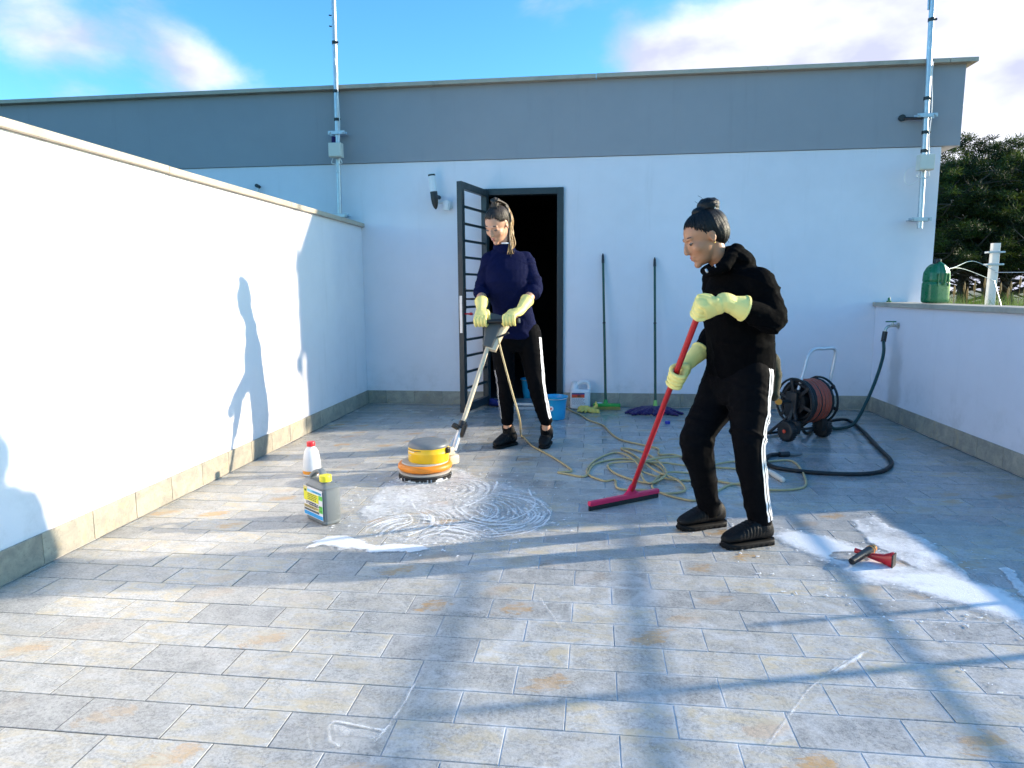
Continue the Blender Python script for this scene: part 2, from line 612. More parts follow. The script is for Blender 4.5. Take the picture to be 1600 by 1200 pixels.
def skirt_mat():
    t = NT('skirting_stone'); p = t.pos()
    oi = t.N('ShaderNodeObjectInfo').outputs['Random']
    off = t.N('ShaderNodeVectorMath'); off.operation = 'ADD'
    cb = t.N('ShaderNodeCombineXYZ')
    for i in range(3): t.L(t.math('MULTIPLY', oi, 37.0), cb.inputs[i])
    t.L(p, off.inputs[0]); t.L(cb.outputs[0], off.inputs[1]); q = off.outputs[0]
    mid = t.noise(q, 9, 7, 0.65, 0.8); fine = t.noise(q, 80, 5, 0.7)
    c = t.mix(t.step(mid, 0.32, 0.68), (.28, .26, .22, 1), (.43, .385, .30, 1))
    c = t.mix(t.step(t.noise(q, 5, 6, 0.7, 1.5), 0.55, 0.7, 0, 0.5), c, (.50, .38, .20, 1))
    c = t.mix(t.step(fine, 0.33, 0.48, 0.4, 0), c, (.16, .15, .14, 1))
    f = t.math('MULTIPLY_ADD', oi, 0.22, 0.86)
    cc = t.N('ShaderNodeCombineColor')
    for i in range(3): t.L(f, cc.inputs[i])
    t.L(t.mix(1.0, c, cc.outputs[0], 'MULTIPLY'), t.bsdf.inputs['Base Color'])
    t.bsdf.inputs['Roughness'].default_value = 0.55
    t.bump(t.math('ADD', mid, t.math('MULTIPLY', fine, 0.4)), 0.4, 0.003)
    return t.mat


def leaf_mat(name, dark, light):
    t = NT(name)
    at_ = t.N('ShaderNodeAttribute'); at_.attribute_name = 'tint'
    c = t.mix(at_.outputs['Fac'], (*dark, 1), (*light, 1))
    t.L(c, t.bsdf.inputs['Base Color'])
    t.bsdf.inputs['Roughness'].default_value = 0.6
    t.bsdf.inputs['Specular IOR Level'].default_value = 0.3
    tr = t.N('ShaderNodeBsdfTranslucent'); t.L(c, tr.inputs['Color'])
    ms = t.N('ShaderNodeMixShader'); ms.inputs[0].default_value = 0.3
    t.L(t.bsdf.outputs[0], ms.inputs[1]); t.L(tr.outputs[0], ms.inputs[2]); t.L(ms.outputs[0], t.out.inputs[0])
    return t.mat


def foam_mat(name, film=0.0):
    t = NT(name)
    a = t.N('ShaderNodeAttribute'); a.attribute_name = 'foam_amount'
    p = t.pos()
    n = t.noise(p, 55, 6, 0.7)
    d = t.math('ADD', a.outputs['Fac'], t.math('MULTIPLY_ADD', n, 0.5, -0.25))
    al = t.step(d, 0.08, 0.75)
    tr = t.N('ShaderNodeBsdfTransparent')
    ms = t.N('ShaderNodeMixShader')
    t.L(al, ms.inputs[0]); t.L(tr.outputs[0], ms.inputs[1]); t.L(t.bsdf.outputs[0], ms.inputs[2])
    t.L(ms.outputs[0], t.out.inputs[0])
    t.bsdf.inputs['Base Color'].default_value = (.86, .875, .89, 1)
    t.bsdf.inputs['Roughness'].default_value = 0.35
    t.bsdf.inputs['Subsurface Weight'].default_value = 0.0
    bub = t.N('ShaderNodeTexVoronoi'); bub.inputs['Scale'].default_value = 240
    t.L(p, bub.inputs['Vector'])
    t.bump(t.math('ADD', bub.outputs['Distance'], t.math('MULTIPLY', n, 2.0)), 0.35, 0.004)
    return t.mat


M = dict(
    white=plaster('white_plaster', (.80, .765, .80)),
    white_stain=plaster('white_plaster_stained', (.80, .765, .80), 0.55),
    grey=plaster('grey_plaster', (.335, .335, .355)),
    coping=pmat('travertine_coping', (.46, .40, .315), .6, .16, 9, .35, 50, dirt=.3),
    tile=tile_mat(), grout=grout_mat(), skirt=skirt_mat(),
    soil=pmat('soil', (.13, .115, .07), .95, .35, 1.3, .5, 8, dirt=.5),
    frame=pmat('anthracite_paint', (.016, .026, .032), .42, .12, 8, .1, 90, spec=.5),
    galv=pmat('galvanised_steel', (.52, .54, .57), .42, .16, 30, .12, 90, metal=.75),
    chrome=pmat('chromed_tube', (.66, .66, .67), .5, .05, 3, metal=.6),
    black=pmat('black_plastic', (.014, .014, .015), .42, .2, 30, .1, 80),
    rubber=pmat('black_rubber', (.012, .012, .013), .6, .25, 40, .15, 90),
    whitep=pmat('white_plastic', (.74, .74, .75), .38, .06, 15),
    creamp=pmat('cream_plastic', (.70, .66, .57), .45, .08, 15),
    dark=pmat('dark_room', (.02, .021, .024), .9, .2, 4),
    navy=pmat('navy_cotton', (.0028, .0055, .038), .85, .22, 26, .5, 420, spec=.12),
    blackc=pmat('black_fleece', (.0022, .0022, .0026), .9, .25, 26, .4, 420, spec=.05),
    blackt=pmat('black_tracksuit', (.0026, .0026, .0036), .8, .22, 26, .3, 420, spec=.07),
    stripe=pmat('white_stripe', (.80, .80, .82), .6, .06, 60),
    shoe=pmat('black_shoe', (.0045, .0045, .005), .6, .25, 40, .5, 240, spec=.25),
    sole=pmat('shoe_sole', (.006, .006, .0065), .7, .2, 40, spec=.2),
    olive=pmat('olive_cloth', (.05, .045, .022), .9, .3, 26, .5, 300),
    glove=pmat('yellow_rubber_glove', (.96, .80, .26), .5, .06, 22, .2, 130),
    skin=pmat('skin', (.56, .29, .18), .5, .09, 30, .15, 260),
    skin2=pmat('skin_warm', (.47, .21, .105), .45, .09, 30, .15, 260),
    lip=pmat('lip', (.45, .13, .12), .4, .08, 60),
    eyew=pmat('eye', (.20, .15, .12), .2, .05, 30),
    iris=pmat('iris', (.02, .014, .01), .15, .05, 30),
    brow=pmat('brow', (.03, .02, .014), .8, .2, 60),
    hairb=pmat('black_hair', (.0045, .004, .004), .5, .4, 70, .5, 200, spec=.3),
    hairl=pmat('brown_hair', (.030, .017, .009), .5, .45, 60, .5, 200),
    hairt=pmat('blonde_hair', (.36, .21, .075), .42, .4, 60, .5, 200),
    gold=pmat('gold', (.8, .55, .18), .25, .05, 30, metal=1),
    yellow=pmat('yellow_shell', (.90, .52, .006), .34, .07, 9, .06, 40, coat=.25, dirt=.06),
    orange=pmat('orange_bumper', (.78, .235, .012), .45, .10, 9, .08, 60, dirt=.1),
    greyp=pmat('grey_plastic', (.15, .165, .175), .42, .12, 14, .1, 80),
    greyl=pmat('light_grey_plastic', (.42, .40, .36), .5, .14, 16, .1, 80, dirt=.3),
    beige=pmat('beige_paint', (.66, .56, .40), .38, .10, 18, dirt=.15),
    boxgrey=pmat('dark_grey_plastic', (.075, .08, .078), .5, .12, 14, .1, 80),
    brush=pmat('white_pad', (.72, .73, .74), .9, .2, 80, .8, 200),
    cable=pmat('cream_cable', (.52, .40, .20), .55, .18, 30, .1, 90),
    red=pmat('red_paint', (.50, .008, .012), .35, .08, 25, coat=.2),
    pink=pmat('pink_plastic', (.72, .02, .10), .35, .08, 25),
    blue=pmat('blue_plastic', (.02, .36, .66), .35, .06, 12),
    darkblue=pmat('dark_blue_plastic', (.01, .09, .17), .4, .1, 12),
    capblue=pmat('blue_cap_plastic', (.015, .03, .35), .4, .1, 30),
    green=pmat('green_plastic', (.03, .34, .05), .4, .1, 20),
    lime=pmat('lime_plastic', (.25, .52, .12), .4, .1, 20),
    dgreen=pmat('dark_green_paint', (.006, .06, .04), .4, .1, 20),
    bristle=pmat('bristles', (.40, .34, .07), .85, .35, 90, .8, 240),
    purple=pmat('purple_microfibre', (.022, .008, .085), .95, .4, 60, 1.0, 160, sheen=.15),
    jgreen=pmat('green_canister_plastic', (.008, .14, .05), .3, .1, 14, coat=.15),
    jgrey=pmat('grey_canister_plastic', (.16, .18, .19), .38, .08, 14, .06, 60),
    capy=pmat('yellow_cap_plastic', (.85, .72, .03), .4, .06, 30),
    capr=pmat('red_cap_plastic', (.70, .02, .03), .4, .06, 30),
    hoseg=pmat('green_hose', (.008, .045, .042), .4, .15, 30, .1, 90),
    hoser=pmat('red_hose', (.42, .075, .04), .45, .2, 30, .1, 90),
    brass=pmat('nickel_brass', (.55, .52, .45), .3, .1, 40, metal=1),
    cloth=pmat('yellow_cloth', (.82, .60, .14), .8, .2, 30, .5, 160),
    lblw=pmat('label_white', (.80, .765, .80), .5, .03, 60),
    lbly=pmat('label_yellow', (.78, .72, .03), .5, .03, 60),
    lbls=pmat('label_sand', (.70, .56, .22), .5, .03, 60),
    lblb=pmat('label_blue', (.03, .33, .72), .5, .03, 60),
    lblc=pmat('label_cyan', (.22, .60, .80), .5, .03, 60),
    lbln=pmat('label_navy', (.02, .05, .26), .5, .03, 60),
    lblg=pmat('label_green', (.13, .55, .08), .5, .03, 60),
    lblr=pmat('label_red', (.70, .07, .03), .5, .03, 60),
    lblo=pmat('label_orange', (.80, .30, .03), .5, .03, 60),
    lblk=pmat('label_ink', (.05, .05, .055), .6, .1, 60),
    bark=pmat('bark', (.075, .055, .04), .9, .35, 9, .8, 30),
    post=pmat('white_post_paint', (.72, .73, .72), .6, .12, 10, .3, 60, dirt=.3),
    leaf=leaf_mat('pine_needles', (.007, .018, .004), (.085, .115, .014)),
    grass=leaf_mat('grass_blades', (.05, .11, .012), (.22, .30, .05)),
    seed=leaf_mat('grass_seed_heads', (.28, .20, .09), (.45, .34, .16)),
    foam=foam_mat('soap_foam'),
)

# ------------------------------------------------------------------ the place: sizes
XL, XR, D = -2.346, 2.638, 6.781
ZBAND, ZROOF = 2.432, 3.135
ZL, ZR = 1.810, 0.998
XEND = 3.112
YF0 = -1.6                                   # floor's near end, behind the camera
PAR_END = 4.03                               # the solid parapet ends here, a railing goes on

g = MB()
g.quad((-400, -400, -0.35), (400, -400, -0.35), (400, 600, -0.35), (-400, 600, -0.35))
o = g.build('ground', M['soil']); tag(o, 'dry soil ground around the terrace', None, None, 'structure')

# ------------------------------------------------------------------ floor
slab = MB().box(((XL + XR) / 2 + 0.1, (YF0 + D) / 2, -0.1775), (XR - XL + 0.7, D - YF0 + 0.3, 0.349))
floor = slab.build('terrace_floor', M['grout'])
tag(floor, 'terrace floor of grey stone tiles in running bond', None, None, 'structure')


def tile_mesh(x0, x1, y0, y1, c, zz=0.0):
    b = 0.0012; zt = 0.0 + zz; zb = -0.009
    vs = [(x0, y0, zb), (x1, y0, zb), (x1, y1, zb), (x0, y1, zb),
          (x0, y0, zt - b), (x1, y0, zt - b), (x1, y1, zt - b), (x0, y1, zt - b),
          (x0 + b, y0 + b, zt), (x1 - b, y0 + b, zt), (x1 - b, y1 - b, zt), (x0 + b, y1 - b, zt)]
    vs = [(x - c[0], y - c[1], z) for x, y, z in vs]
    fs = [(0, 1, 5, 4), (1, 2, 6, 5), (2, 3, 7, 6), (3, 0, 4, 7), (4, 5, 9, 8), (5, 6, 10, 9), (6, 7, 11, 10), (7, 4, 8, 11), (8, 9, 10, 11)]
    return vs, fs


tiles = []
nrow0 = int(math.floor((YF0 - ROW0) / ROWH)); nrow1 = int(math.ceil((D - ROW0) / ROWH))
for r in range(nrow0, nrow1):
    y0 = ROW0 + r * ROWH; y1 = y0 + ROWH
    xo = -0.067 + (r % 2) * 0.145
    k = int(math.floor((XL - xo) / TILEW))
    while xo + k * TILEW < XR:
        a = max(XL, xo + k * TILEW); b = min(XR, xo + (k + 1) * TILEW)
        c0 = max(YF0, y0); c1 = min(D, y1)
        if b - a > 0.02 and c1 - c0 > 0.02:
            j = 0.0017
            tiles.append((a + j, b - j, c0 + j, c1 - j))
        k += 1


def tile_area(t):
    a, b, c, d = t
    q = []
    for p in ((a, c), (b, c), (b, d), (a, d)):
        if (Vector((p[0], p[1], 0)) - CAM).dot(FW) < 0.2: return 0
        q.append(to_px((p[0], p[1], 0)))
    cx = sum(x for x, _ in q) / 4; cy = sum(y for _, y in q) / 4
    if not (-40 < cx < 1640 and cy < 1225): return 0
    return 0.5 * abs(sum(q[i][0] * q[(i + 1) % 4][1] - q[(i + 1) % 4][0] * q[i][1] for i in range(4)))


tiles.sort(key=tile_area, reverse=True)
share = {}
for t in tiles[:300]:
    a, b, c, d = t
    key = (round(b - a, 3), round(d - c, 3))
    cx, cy = (a + b) / 2, (c + d) / 2
    if key not in share:
        vs, fs = tile_mesh(a, b, c, d, (cx, cy))
        me = bpy.data.meshes.new('tile'); me.from_pydata(vs, [], fs); me.materials.append(M['tile'])
        share[key] = me
    o = bpy.data.objects.new('tile', share[key]); COL.objects.link(o)
    o.parent = floor
    o.location = (cx, cy, random.uniform(-0.0008, 0.0004))
    o.rotation_euler = (random.uniform(-.0025, .0025), random.uniform(-.002, .002), random.uniform(-.0015, .0015))
rest = MB()
for t in tiles[300:]:
    vs, fs = tile_mesh(*t, (0, 0), random.uniform(-0.0008, 0.0004)); rest.add(vs, fs)
o = rest.build('floor_tiles', M['tile'], floor); o['kind'] = 'stuff'


# ------------------------------------------------------------------ skirting and coping helpers
def skirting(parent, p0, p1, normal, h=0.140, w=0.30, start=0.0, gaps=()):
    p0 = Vector(p0); p1 = Vector(p1); d = p1 - p0; L_ = d.length; d.normalize(); n = Vector(normal)
    s = start; share_ = {}
    while s < L_ - 0.01:
        a = max(0, s); b = min(L_, s + w)
        for g0, g1 in gaps:
            if a >= g0 - 1e-6 and b <= g1 + 1e-6: a = b
            elif a < g0 < b: b = g0
            elif a < g1 < b: a = g1
        if b - a > 0.02:
            key = round(b - a, 3)
            if key not in share_:
                mb = MB().box((0, 0, 0), (b - a - 0.003, 0.012, h - 0.004), None, 0.0018)
                me = mb.mesh('skirting_tile'); me.materials.append(M['skirt']); share_[key] = me
            o = bpy.data.objects.new('skirting_tile', share_[key]); COL.objects.link(o)
            o.parent = parent
            c = p0 + d * ((a + b) / 2) + n * (0.0065 + random.uniform(-.0008, .0008)) + V(0, 0, h / 2 + 0.003) - base_of(parent)
            o.location = c
            o.rotation_euler = (0, 0, math.atan2(d.y, d.x))
        s += w


def coping(parent, p0, p1, z0, thick, lo, hi, piece=1.25, start=0.0, name='coping_slab'):
    # slabs along p0-p1; lo / hi: offsets of the two long edges along the left normal
    p0 = Vector(p0); p1 = Vector(p1); d = p1 - p0; L_ = d.length; d.normalize(); n = V(-d.y, d.x, 0)
    s = start
    while s < L_ - 0.005:
        a = max(0, s) + 0.0015; b = min(L_, s + piece) - 0.0015
        if b - a > 0.02:
            c = p0 + d * ((a + b) / 2) + n * ((lo + hi) / 2)
            rot = Matrix.Rotation(math.atan2(d.y, d.x), 3, 'Z')
            MB().box((c.x, c.y, z0 + thick / 2 + random.uniform(-.001, .001)), (b - a, hi - lo, thick), rot, 0.004).build(name, M['coping'], parent)
        s += piece


# ------------------------------------------------------------------ back building
DX0, DX1, DZ = -1.112, -0.302, 2.155       # outer door frame
BX0 = -9.0
bld = thing('building', 'white rendered building with grey band under a flat roof behind the terrace', 'building', (0, D + 2, 0))
TW = 0.28
w = MB()
w.box(((BX0 + DX0) / 2, D + TW / 2, ZBAND / 2 - 0.17), (DX0 - BX0, TW, ZBAND + 0.34))
w.box(((DX1 + XEND) / 2, D + TW / 2, ZBAND / 2 - 0.17), (XEND - DX1, TW, ZBAND + 0.34))
w.box(((DX0 + DX1) / 2, D + TW / 2, (DZ + ZBAND) / 2), (DX1 - DX0, TW, ZBAND - DZ))
w.box((XEND - TW / 2, D + TW + 2.3, ZBAND / 2 - 0.17), (TW, 4.6, ZBAND + 0.34))
w.box((BX0 + TW / 2, D + TW + 2.3, ZBAND / 2 - 0.17), (TW, 4.6, ZBAND + 0.34))
w.box(((BX0 + XEND) / 2, D + TW + 4.6 + TW / 2, ZBAND / 2 - 0.17), (XEND - BX0, TW, ZBAND + 0.34))
w.build('wall', M['white'], bld)
g = MB().box(((BX0 + 3.262) / 2, D + 2.55 - 0.006, (ZBAND + ZROOF) / 2 + 0.002), (3.262 - BX0, 5.1 + 0.012, ZROOF - ZBAND - 0.004))
g.build('fascia_band', M['grey'], bld, label='blue-grey painted band along the top of the wall')
coping(bld, (BX0, D, 0), (3.335, D, 0), ZROOF, 0.038, -0.072, 0.30, 1.55, -0.3)
coping(bld, (3.335 - 0.3, D + 0.31, 0), (3.335 - 0.3, D + 5.1, 0), ZROOF, 0.038, -0.30, 0.0, 1.55)
skirting(bld, (XL + 0.013, D, 0), (XR - 0.013, D, 0), (0, -1, 0), start=-0.11, gaps=((DX0 - XL - 0.013, DX1 - XL - 0.013),))
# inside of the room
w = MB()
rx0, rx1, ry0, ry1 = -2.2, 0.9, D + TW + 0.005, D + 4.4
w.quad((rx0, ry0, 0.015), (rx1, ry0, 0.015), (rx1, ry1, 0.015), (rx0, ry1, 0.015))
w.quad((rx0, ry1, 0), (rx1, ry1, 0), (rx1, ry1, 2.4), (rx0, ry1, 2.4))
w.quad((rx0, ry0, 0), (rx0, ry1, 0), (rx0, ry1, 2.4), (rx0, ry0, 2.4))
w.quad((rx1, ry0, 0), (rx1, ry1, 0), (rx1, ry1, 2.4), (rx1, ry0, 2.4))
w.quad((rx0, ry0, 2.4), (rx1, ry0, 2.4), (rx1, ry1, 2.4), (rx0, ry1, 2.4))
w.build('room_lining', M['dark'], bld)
MB().box(((DX0 + DX1) / 2, D + TW / 2 - 0.02, 0.018), (DX1 - DX0 - 0.13, TW + 0.02, 0.03), None, 0.004).build('threshold', M['galv'], bld)
fr = MB()
ft = 0.062
fy = D + 0.02
for x in (DX0 + ft / 2, DX1 - ft / 2): fr.box((x, fy, DZ / 2), (ft, 0.11, DZ - 0.002), None, 0.004)
fr.box(((DX0 + DX1) / 2, fy, DZ - ft / 2 - 0.001), (DX1 - DX0 - 2 * ft, 0.108, ft), None, 0.004)
fr.build('door_frame', M['frame'], bld)
# opened leaf with horizontal bars
hinge = V(DX0 + 0.055, D - 0.045, 0.035)
tipp = gr(723, 646, 0.03)
ldir = (V(tipp.x, tipp.y, 0) - V(hinge.x, hinge.y, 0)); LW = ldir.length; ldir.normalize()
ang = math.atan2(ldir.y, ldir.x)
rotl = Matrix.Rotation(ang, 3, 'Z')
LZ0, LZ1 = 0.035, 2.135


def leafbox(mb, s0, s1, z0, z1, th=0.05, offn=0.0, bev=0.003):
    c = hinge + ldir * ((s0 + s1) / 2) + V(-ldir.y, ldir.x, 0) * offn
    mb.box((c.x, c.y, (z0 + z1) / 2), (s1 - s0, th, z1 - z0), rotl, bev)


lf = MB()
leafbox(lf, 0, 0.062, LZ0, LZ1); leafbox(lf, LW - 0.062, LW, LZ0, LZ1)
leafbox(lf, 0.062, LW - 0.062, LZ1 - 0.062, LZ1, 0.049); leafbox(lf, 0.062, LW - 0.062, LZ0, LZ0 + 0.075, 0.049)
door = lf.build('door', M['frame'], bld, label='open barred metal door leaf painted anthracite')
nb = 13
for i in range(1, nb):
    z = LZ0 + 0.07 + (LZ1 - LZ0 - 0.13) * i / nb
    b = MB(); leafbox(b, 0.058, LW - 0.058, z - 0.011, z + 0.011, 0.02, 0, 0.002); b.build('bar', M['frame'], door)
b = MB()
c = hinge + ldir * (LW + 0.0015)
b.box((c.x, c.y, 0.95), (0.004, 0.026, 0.34), rotl, 0.001); b.build('lock_plate', M['galv'], door)
b = MB()
nrm_ = V(ldir.y, -ldir.x, 0)
if nrm_.x < 0: nrm_ = -nrm_
hp = hinge + ldir * (LW - 0.032); hp.z = 1.09
b.tube([hp + nrm_ * 0.02, hp + nrm_ * 0.07, hp + nrm_ * 0.075 - ldir * 0.03, hp + nrm_ * 0.075 - ldir * 0.12], 0.009, 8)
b.box(hp + nrm_ * 0.028, (0.03, 0.012, 0.2), Matrix.Rotation(ang, 3, 'Z'), 0.003)
b.build('handle', M['black'], door)
b = MB(); hp2 = hp.copy(); hp2.z = 0.955
b.tube([hp2 + nrm_ * 0.024, hp2 + nrm_ * 0.075], 0.008, 8); b.ell(hp2 + nrm_ * 0.08 - ldir * .01, (0.02, 0.02, 0.014)); b.build('key_fob', M['red'], door)

# ------------------------------------------------------------------ side walls
lw = thing('boundary_wall', 'tall white plastered wall with cream stone coping on the left', 'wall', (XL - 0.12, 3, 0))
MB().box((XL - 0.12, (YF0 + D) / 2, ZL / 2 - 0.17), (0.24, D - YF0 - 0.004, ZL + 0.34)).build('wall', M['white'], lw)
coping(lw, (XL - 0.12, YF0, 0), (XL - 0.12, D - 0.003, 0), ZL, 0.038, -0.152, 0.152, 1.52, -0.9)
skirting(lw, (XL, YF0, 0), (XL, D, 0), (1, 0, 0), start=-0.083)

pw = thing('parapet_wall', 'low white parapet with stone coping and water tap on the right', 'wall', (XR + 0.12, 5.4, 0))
MB().box((XR + 0.12, (PAR_END + D) / 2, ZR / 2 - 0.17), (0.24, D - PAR_END - 0.004, ZR + 0.34)).build('wall', M['white_stain'], pw)
coping(pw, (XR + 0.12, PAR_END - 0.02, 0), (XR + 0.12, D - 0.003, 0), ZR, 0.038, -0.15, 0.15, 1.3, -0.4)
skirting(pw, (XR, PAR_END, 0), (XR, D, 0), (-1, 0, 0), start=-0.03)

# the terrace edge goes on as a kerb with a tube railing (its shadow stripes lie across the near floor)
rl = thing('railing', 'tube railing on a low kerb continuing the parapet beside the viewer', 'railing', (XR + 0.12, 1.2, 0))
MB().box((XR + 0.12, (YF0 + PAR_END) / 2 - 0.012, 0.375 / 2 - 0.17), (0.24, PAR_END - YF0 - 0.024, 0.375 + 0.34), None, 0.004).build('kerb', M['white'], rl)
for z, rr in ((0.55, 0.013), (0.82, 0.017), (1.03, 0.020)):
    MB().tube([(XR + 0.1, YF0, z), (XR + 0.1, PAR_END - 0.03, z)], rr, 12).build('rail', M['galv'], rl)
for y in (2.56, 0.9, -0.8):
    MB().tube([(XR + 0.1, y, 0.37), (XR + 0.1, y, 1.03)], 0.020, 10).build('post', M['galv'], rl)
MB().tube([(XR + 0.1, 2.9, 0.37), (XR + 0.1, 2.9, 0.70)], 0.014, 10).build('post', M['galv'], rl)

# ------------------------------------------------------------------ masts on the back wall
def band(mb, p, r, h):
    mb.tube([V(p.x, p.y, p.z - h / 2), V(p.x, p.y, p.z + h / 2)], r, 12)


def mast(label, x_top, x_bot, zbot, ztop, box_px, br_px, ties, low_px, arm=False):
    Y = D - 0.115
    pb = at(*x_bot, Y); pt = at(*x_top, Y)
    dirv = (pt - pb).normalized()
    top = pb + dirv * ((ztop - pb.z) / dirv.z)
    t = thing('antenna_mast', label, 'mast', (pb.x, Y, pb.z), 'galvanised masts on the back wall')
    MB().tube([pb, pb.lerp(top, .5), top], [0.0235, 0.0235, 0.021], 14).build('pole', M['galv'], t, auto=40)
    def on(py):
        lo, hi = pb, top
        for _ in range(40):
            mid = (lo + hi) / 2
            if to_px(mid)[1] > py: lo = mid
            else: hi = mid
        return (lo + hi) / 2
    for py in ties:
        c = on(py); b = MB(); b.tube([c - dirv * .014, c + dirv * .014], 0.028, 12)
        b.box(c + V(0.03, -0.012, 0), (0.022, 0.012, 0.016)); b.build('tape_tie', M['black'], t)
    for py in (br_px, low_px):
        c = on(py)
        b = MB()
        b.box(c + V(0, -0.03, 0), (0.17, 0.006, 0.034), None, 0.002)
        b.box(c + V(0, 0.035, 0), (0.17, 0.006, 0.034), None, 0.002)
        for s in (-0.065, 0.065):
            b.tube([c + V(s, -0.045, 0), c + V(s, D - c.y, 0)], 0.006, 8)
            b.tube([c + V(s, -0.043, 0), c + V(s, -0.034, 0)], 0.011, 6)
        b.build('bracket', M['galv'], t)
    if arm:
        c = on(br_px); b = MB()
        b.tube([c + V(-0.03, 0.0, -0.02), c + V(-0.16, D - c.y - .01, 0.01)], 0.012, 8); b.tube([c + V(-0.16, D - c.y - .03, 0.01), c + V(-0.16, D - c.y, 0.01)], 0.03, 12)
        b.build('wall_arm', M['black'], t)
    c = on(box_px[1]); bx = at(box_px[0], box_px[1], c.y - 0.06)
    bo = MB().box(bx, (0.128, 0.075, 0.135), None, 0.006).build('junction_box', M['creamp'], t)
    MB().box(bx + V(0, -0.041, 0), (0.116, 0.008, 0.123), None, 0.003).build('lid', M['creamp'], bo)
    for s in (-0.04, 0.035):
        e = bx + V(s, 0.01, -0.07)
        MB().tube(catmull([e, e + V(s * .4, 0.01, -0.045), V(c.x + s * .4, c.y - .02, bx.z - 0.13), V(c.x + s * .3, c.y - 0.024, bx.z - 0.20)], 6), 0.0045, 6).build('cable', M['whitep'], t)
    e = bx + V(0.03, 0.01, 0.06)
    cc = [e]
    for k in range(1, 6): cc.append(bx + V(0.028 - 0.002 * k, 0.035, 0.06 + 0.16 * k) + V(random.uniform(-.008, .012), 0, 0))
    MB().tube(catmull(cc, 5), 0.004, 6).build('cable', M['whitep'], t)
    return t, on, bx


m1, on1, bx1 = mast('tall galvanised mast with junction box above the left wall corner', (521, 0), (531, 341), 1.9, 4.6, (525, 235), 208, (143, 187, 67), 337)
MB().tube([bx1 + V(-0.04, 0.05, 0.06), bx1 + V(-0.035, 0.05, 0.14)], 0.022, 10).build('connector', M['purple'], m1)
for py in (25, 42):
    c = on1(py); MB().tube([c, c + V(-0.05, 0, 0.01)], 0.006, 6).build('stub', M['black'], m1)
m2, on2, bx2 = mast('tall galvanised mast with junction box by the right roof corner', (1457, 0), (1437, 357), 1.7, 4.8, (1446, 254), 181, (31, 154, 207, 236), 343, True)
c = bx2 + V(-0.07, 0.05, -0.02)
MB().tube(catmull([c, c + V(-0.06, 0.0, -0.03), c + V(-0.065, 0.02, -0.11), c + V(-0.02, 0.03, -0.16), c + V(0.06, 0.01, -0.12)], 8), 0.0045, 6).build('cable_loop', M['whitep'], m2)
for zz, dx in ((0.30, .06),):
    c = on2(15); MB().tube([c + V(-.03, 0, 0), c + V(-.035, 0, 0.16)], 0.008, 6).build('stub', M['galv'], m2)

# small pipe hook above the left wall
h = at(403, 296, D - 0.03)
hk = thing('pipe_stub', 'small grey pipe stub with cap on white wall above left coping', 'pipe', h)
MB().tube([h + V(0, 0, -0.12), h + V(0, 0, 0.03)], 0.008, 8).build('pipe', M['galv'], hk)
MB().tube([h + V(0, 0.03, 0.03), h + V(-.0, -0.03, 0.035)], 0.018, 10).build('cap', M['frame'], hk)

# wall lamp and sensor
Yl = D - 0.13
a, b = at(674, 271, Yl), at(681, 327, Yl)
lamp = thing('wall_lamp', 'tube wall lamp, white above and black below, left of the door', 'lamp', b)
dv = (b - a)
MB().tube([a + dv * 0.075, a + dv * 0.25, a + dv * 0.51], 0.0345, 20).build('diffuser', M['whitep'], lamp, auto=40)
MB().tube([a, a + dv * 0.03], [0.031, 0.0345], 20).build('cap', M['whitep'], lamp, auto=40)
MB().tube([a + dv * 0.03, a + dv * 0.077], 0.0352, 20).build('ring', M['black'], lamp, auto=40)
MB().tube([a + dv * 0.51, a + dv * 0.7, a + dv * 0.84, a + dv * 0.94, a + dv], [0.0355, 0.0355, 0.031, 0.02, 0.006], 20).build('base', M['black'], lamp, auto=50)
c = a + dv * 0.62
MB().tube([c, V(c.x + .02, D, c.z)], 0.02, 12).build('wall_arm', M['black'], lamp)
s = at(698, 321, D - 0.07)
sen = thing('motion_sensor', 'small white motion sensor between the lamp and the door', 'sensor', s)
rs = Matrix.Rotation(R(8), 3, 'Y') @ Matrix.Rotation(R(-14), 3, 'Z')
MB().box(s, (0.062, 0.06, 0.10), rs, 0.016).build('housing', M['whitep'], sen, auto=40)
MB().box(s + V(0.02, 0.055, 0.01), (0.05, 0.03, 0.07), None, 0.006).build('wall_plate', M['whitep'], sen, auto=40)
MB().tube([s + V(-0.02, 0, 0.03), s + V(-0.075, 0.02, 0.028)], 0.015, 10).build('joint', M['whitep'], sen)


# ------------------------------------------------------------------ beyond the parapet
def blades(name, pts, hmin, hmax, wdt, mat, parent=None, lean=0.25, kind=None):
    vs, fs, tint = [], [], []
    for p in pts:
        h_ = random.uniform(hmin, hmax); a_ = random.uniform(0, 6.28); w_ = wdt * random.uniform(.6, 1.4)
        dx, dy = math.cos(a_), math.sin(a_); lx, ly = random.gauss(0, lean) * h_, random.gauss(0, lean) * h_
        b_ = len(vs)
        vs += [(p[0] - dx * w_, p[1] - dy * w_, p[2]), (p[0] + dx * w_, p[1] + dy * w_, p[2]),
               (p[0] + lx * .4 + dx * w_ * .7, p[1] + ly * .4 + dy * w_ * .7, p[2] + h_ * .6), (p[0] + lx * .4 - dx * w_ * .7, p[1] + ly * .4 - dy * w_ * .7, p[2] + h_ * .6),
               (p[0] + lx, p[1] + ly, p[2] + h_)]
        fs += [(b_, b_ + 1, b_ + 2, b_ + 3), (b_ + 3, b_ + 2, b_ + 4)]
        tint += [random.random()] * 5
    me = bpy.data.meshes.new(name); me.from_pydata(vs, [], fs)
    at_ = me.attributes.new('tint', 'FLOAT', 'POINT'); at_.data.foreach_set('value', tint)
    me.materials.append(mat)
    return link(name, me, parent)


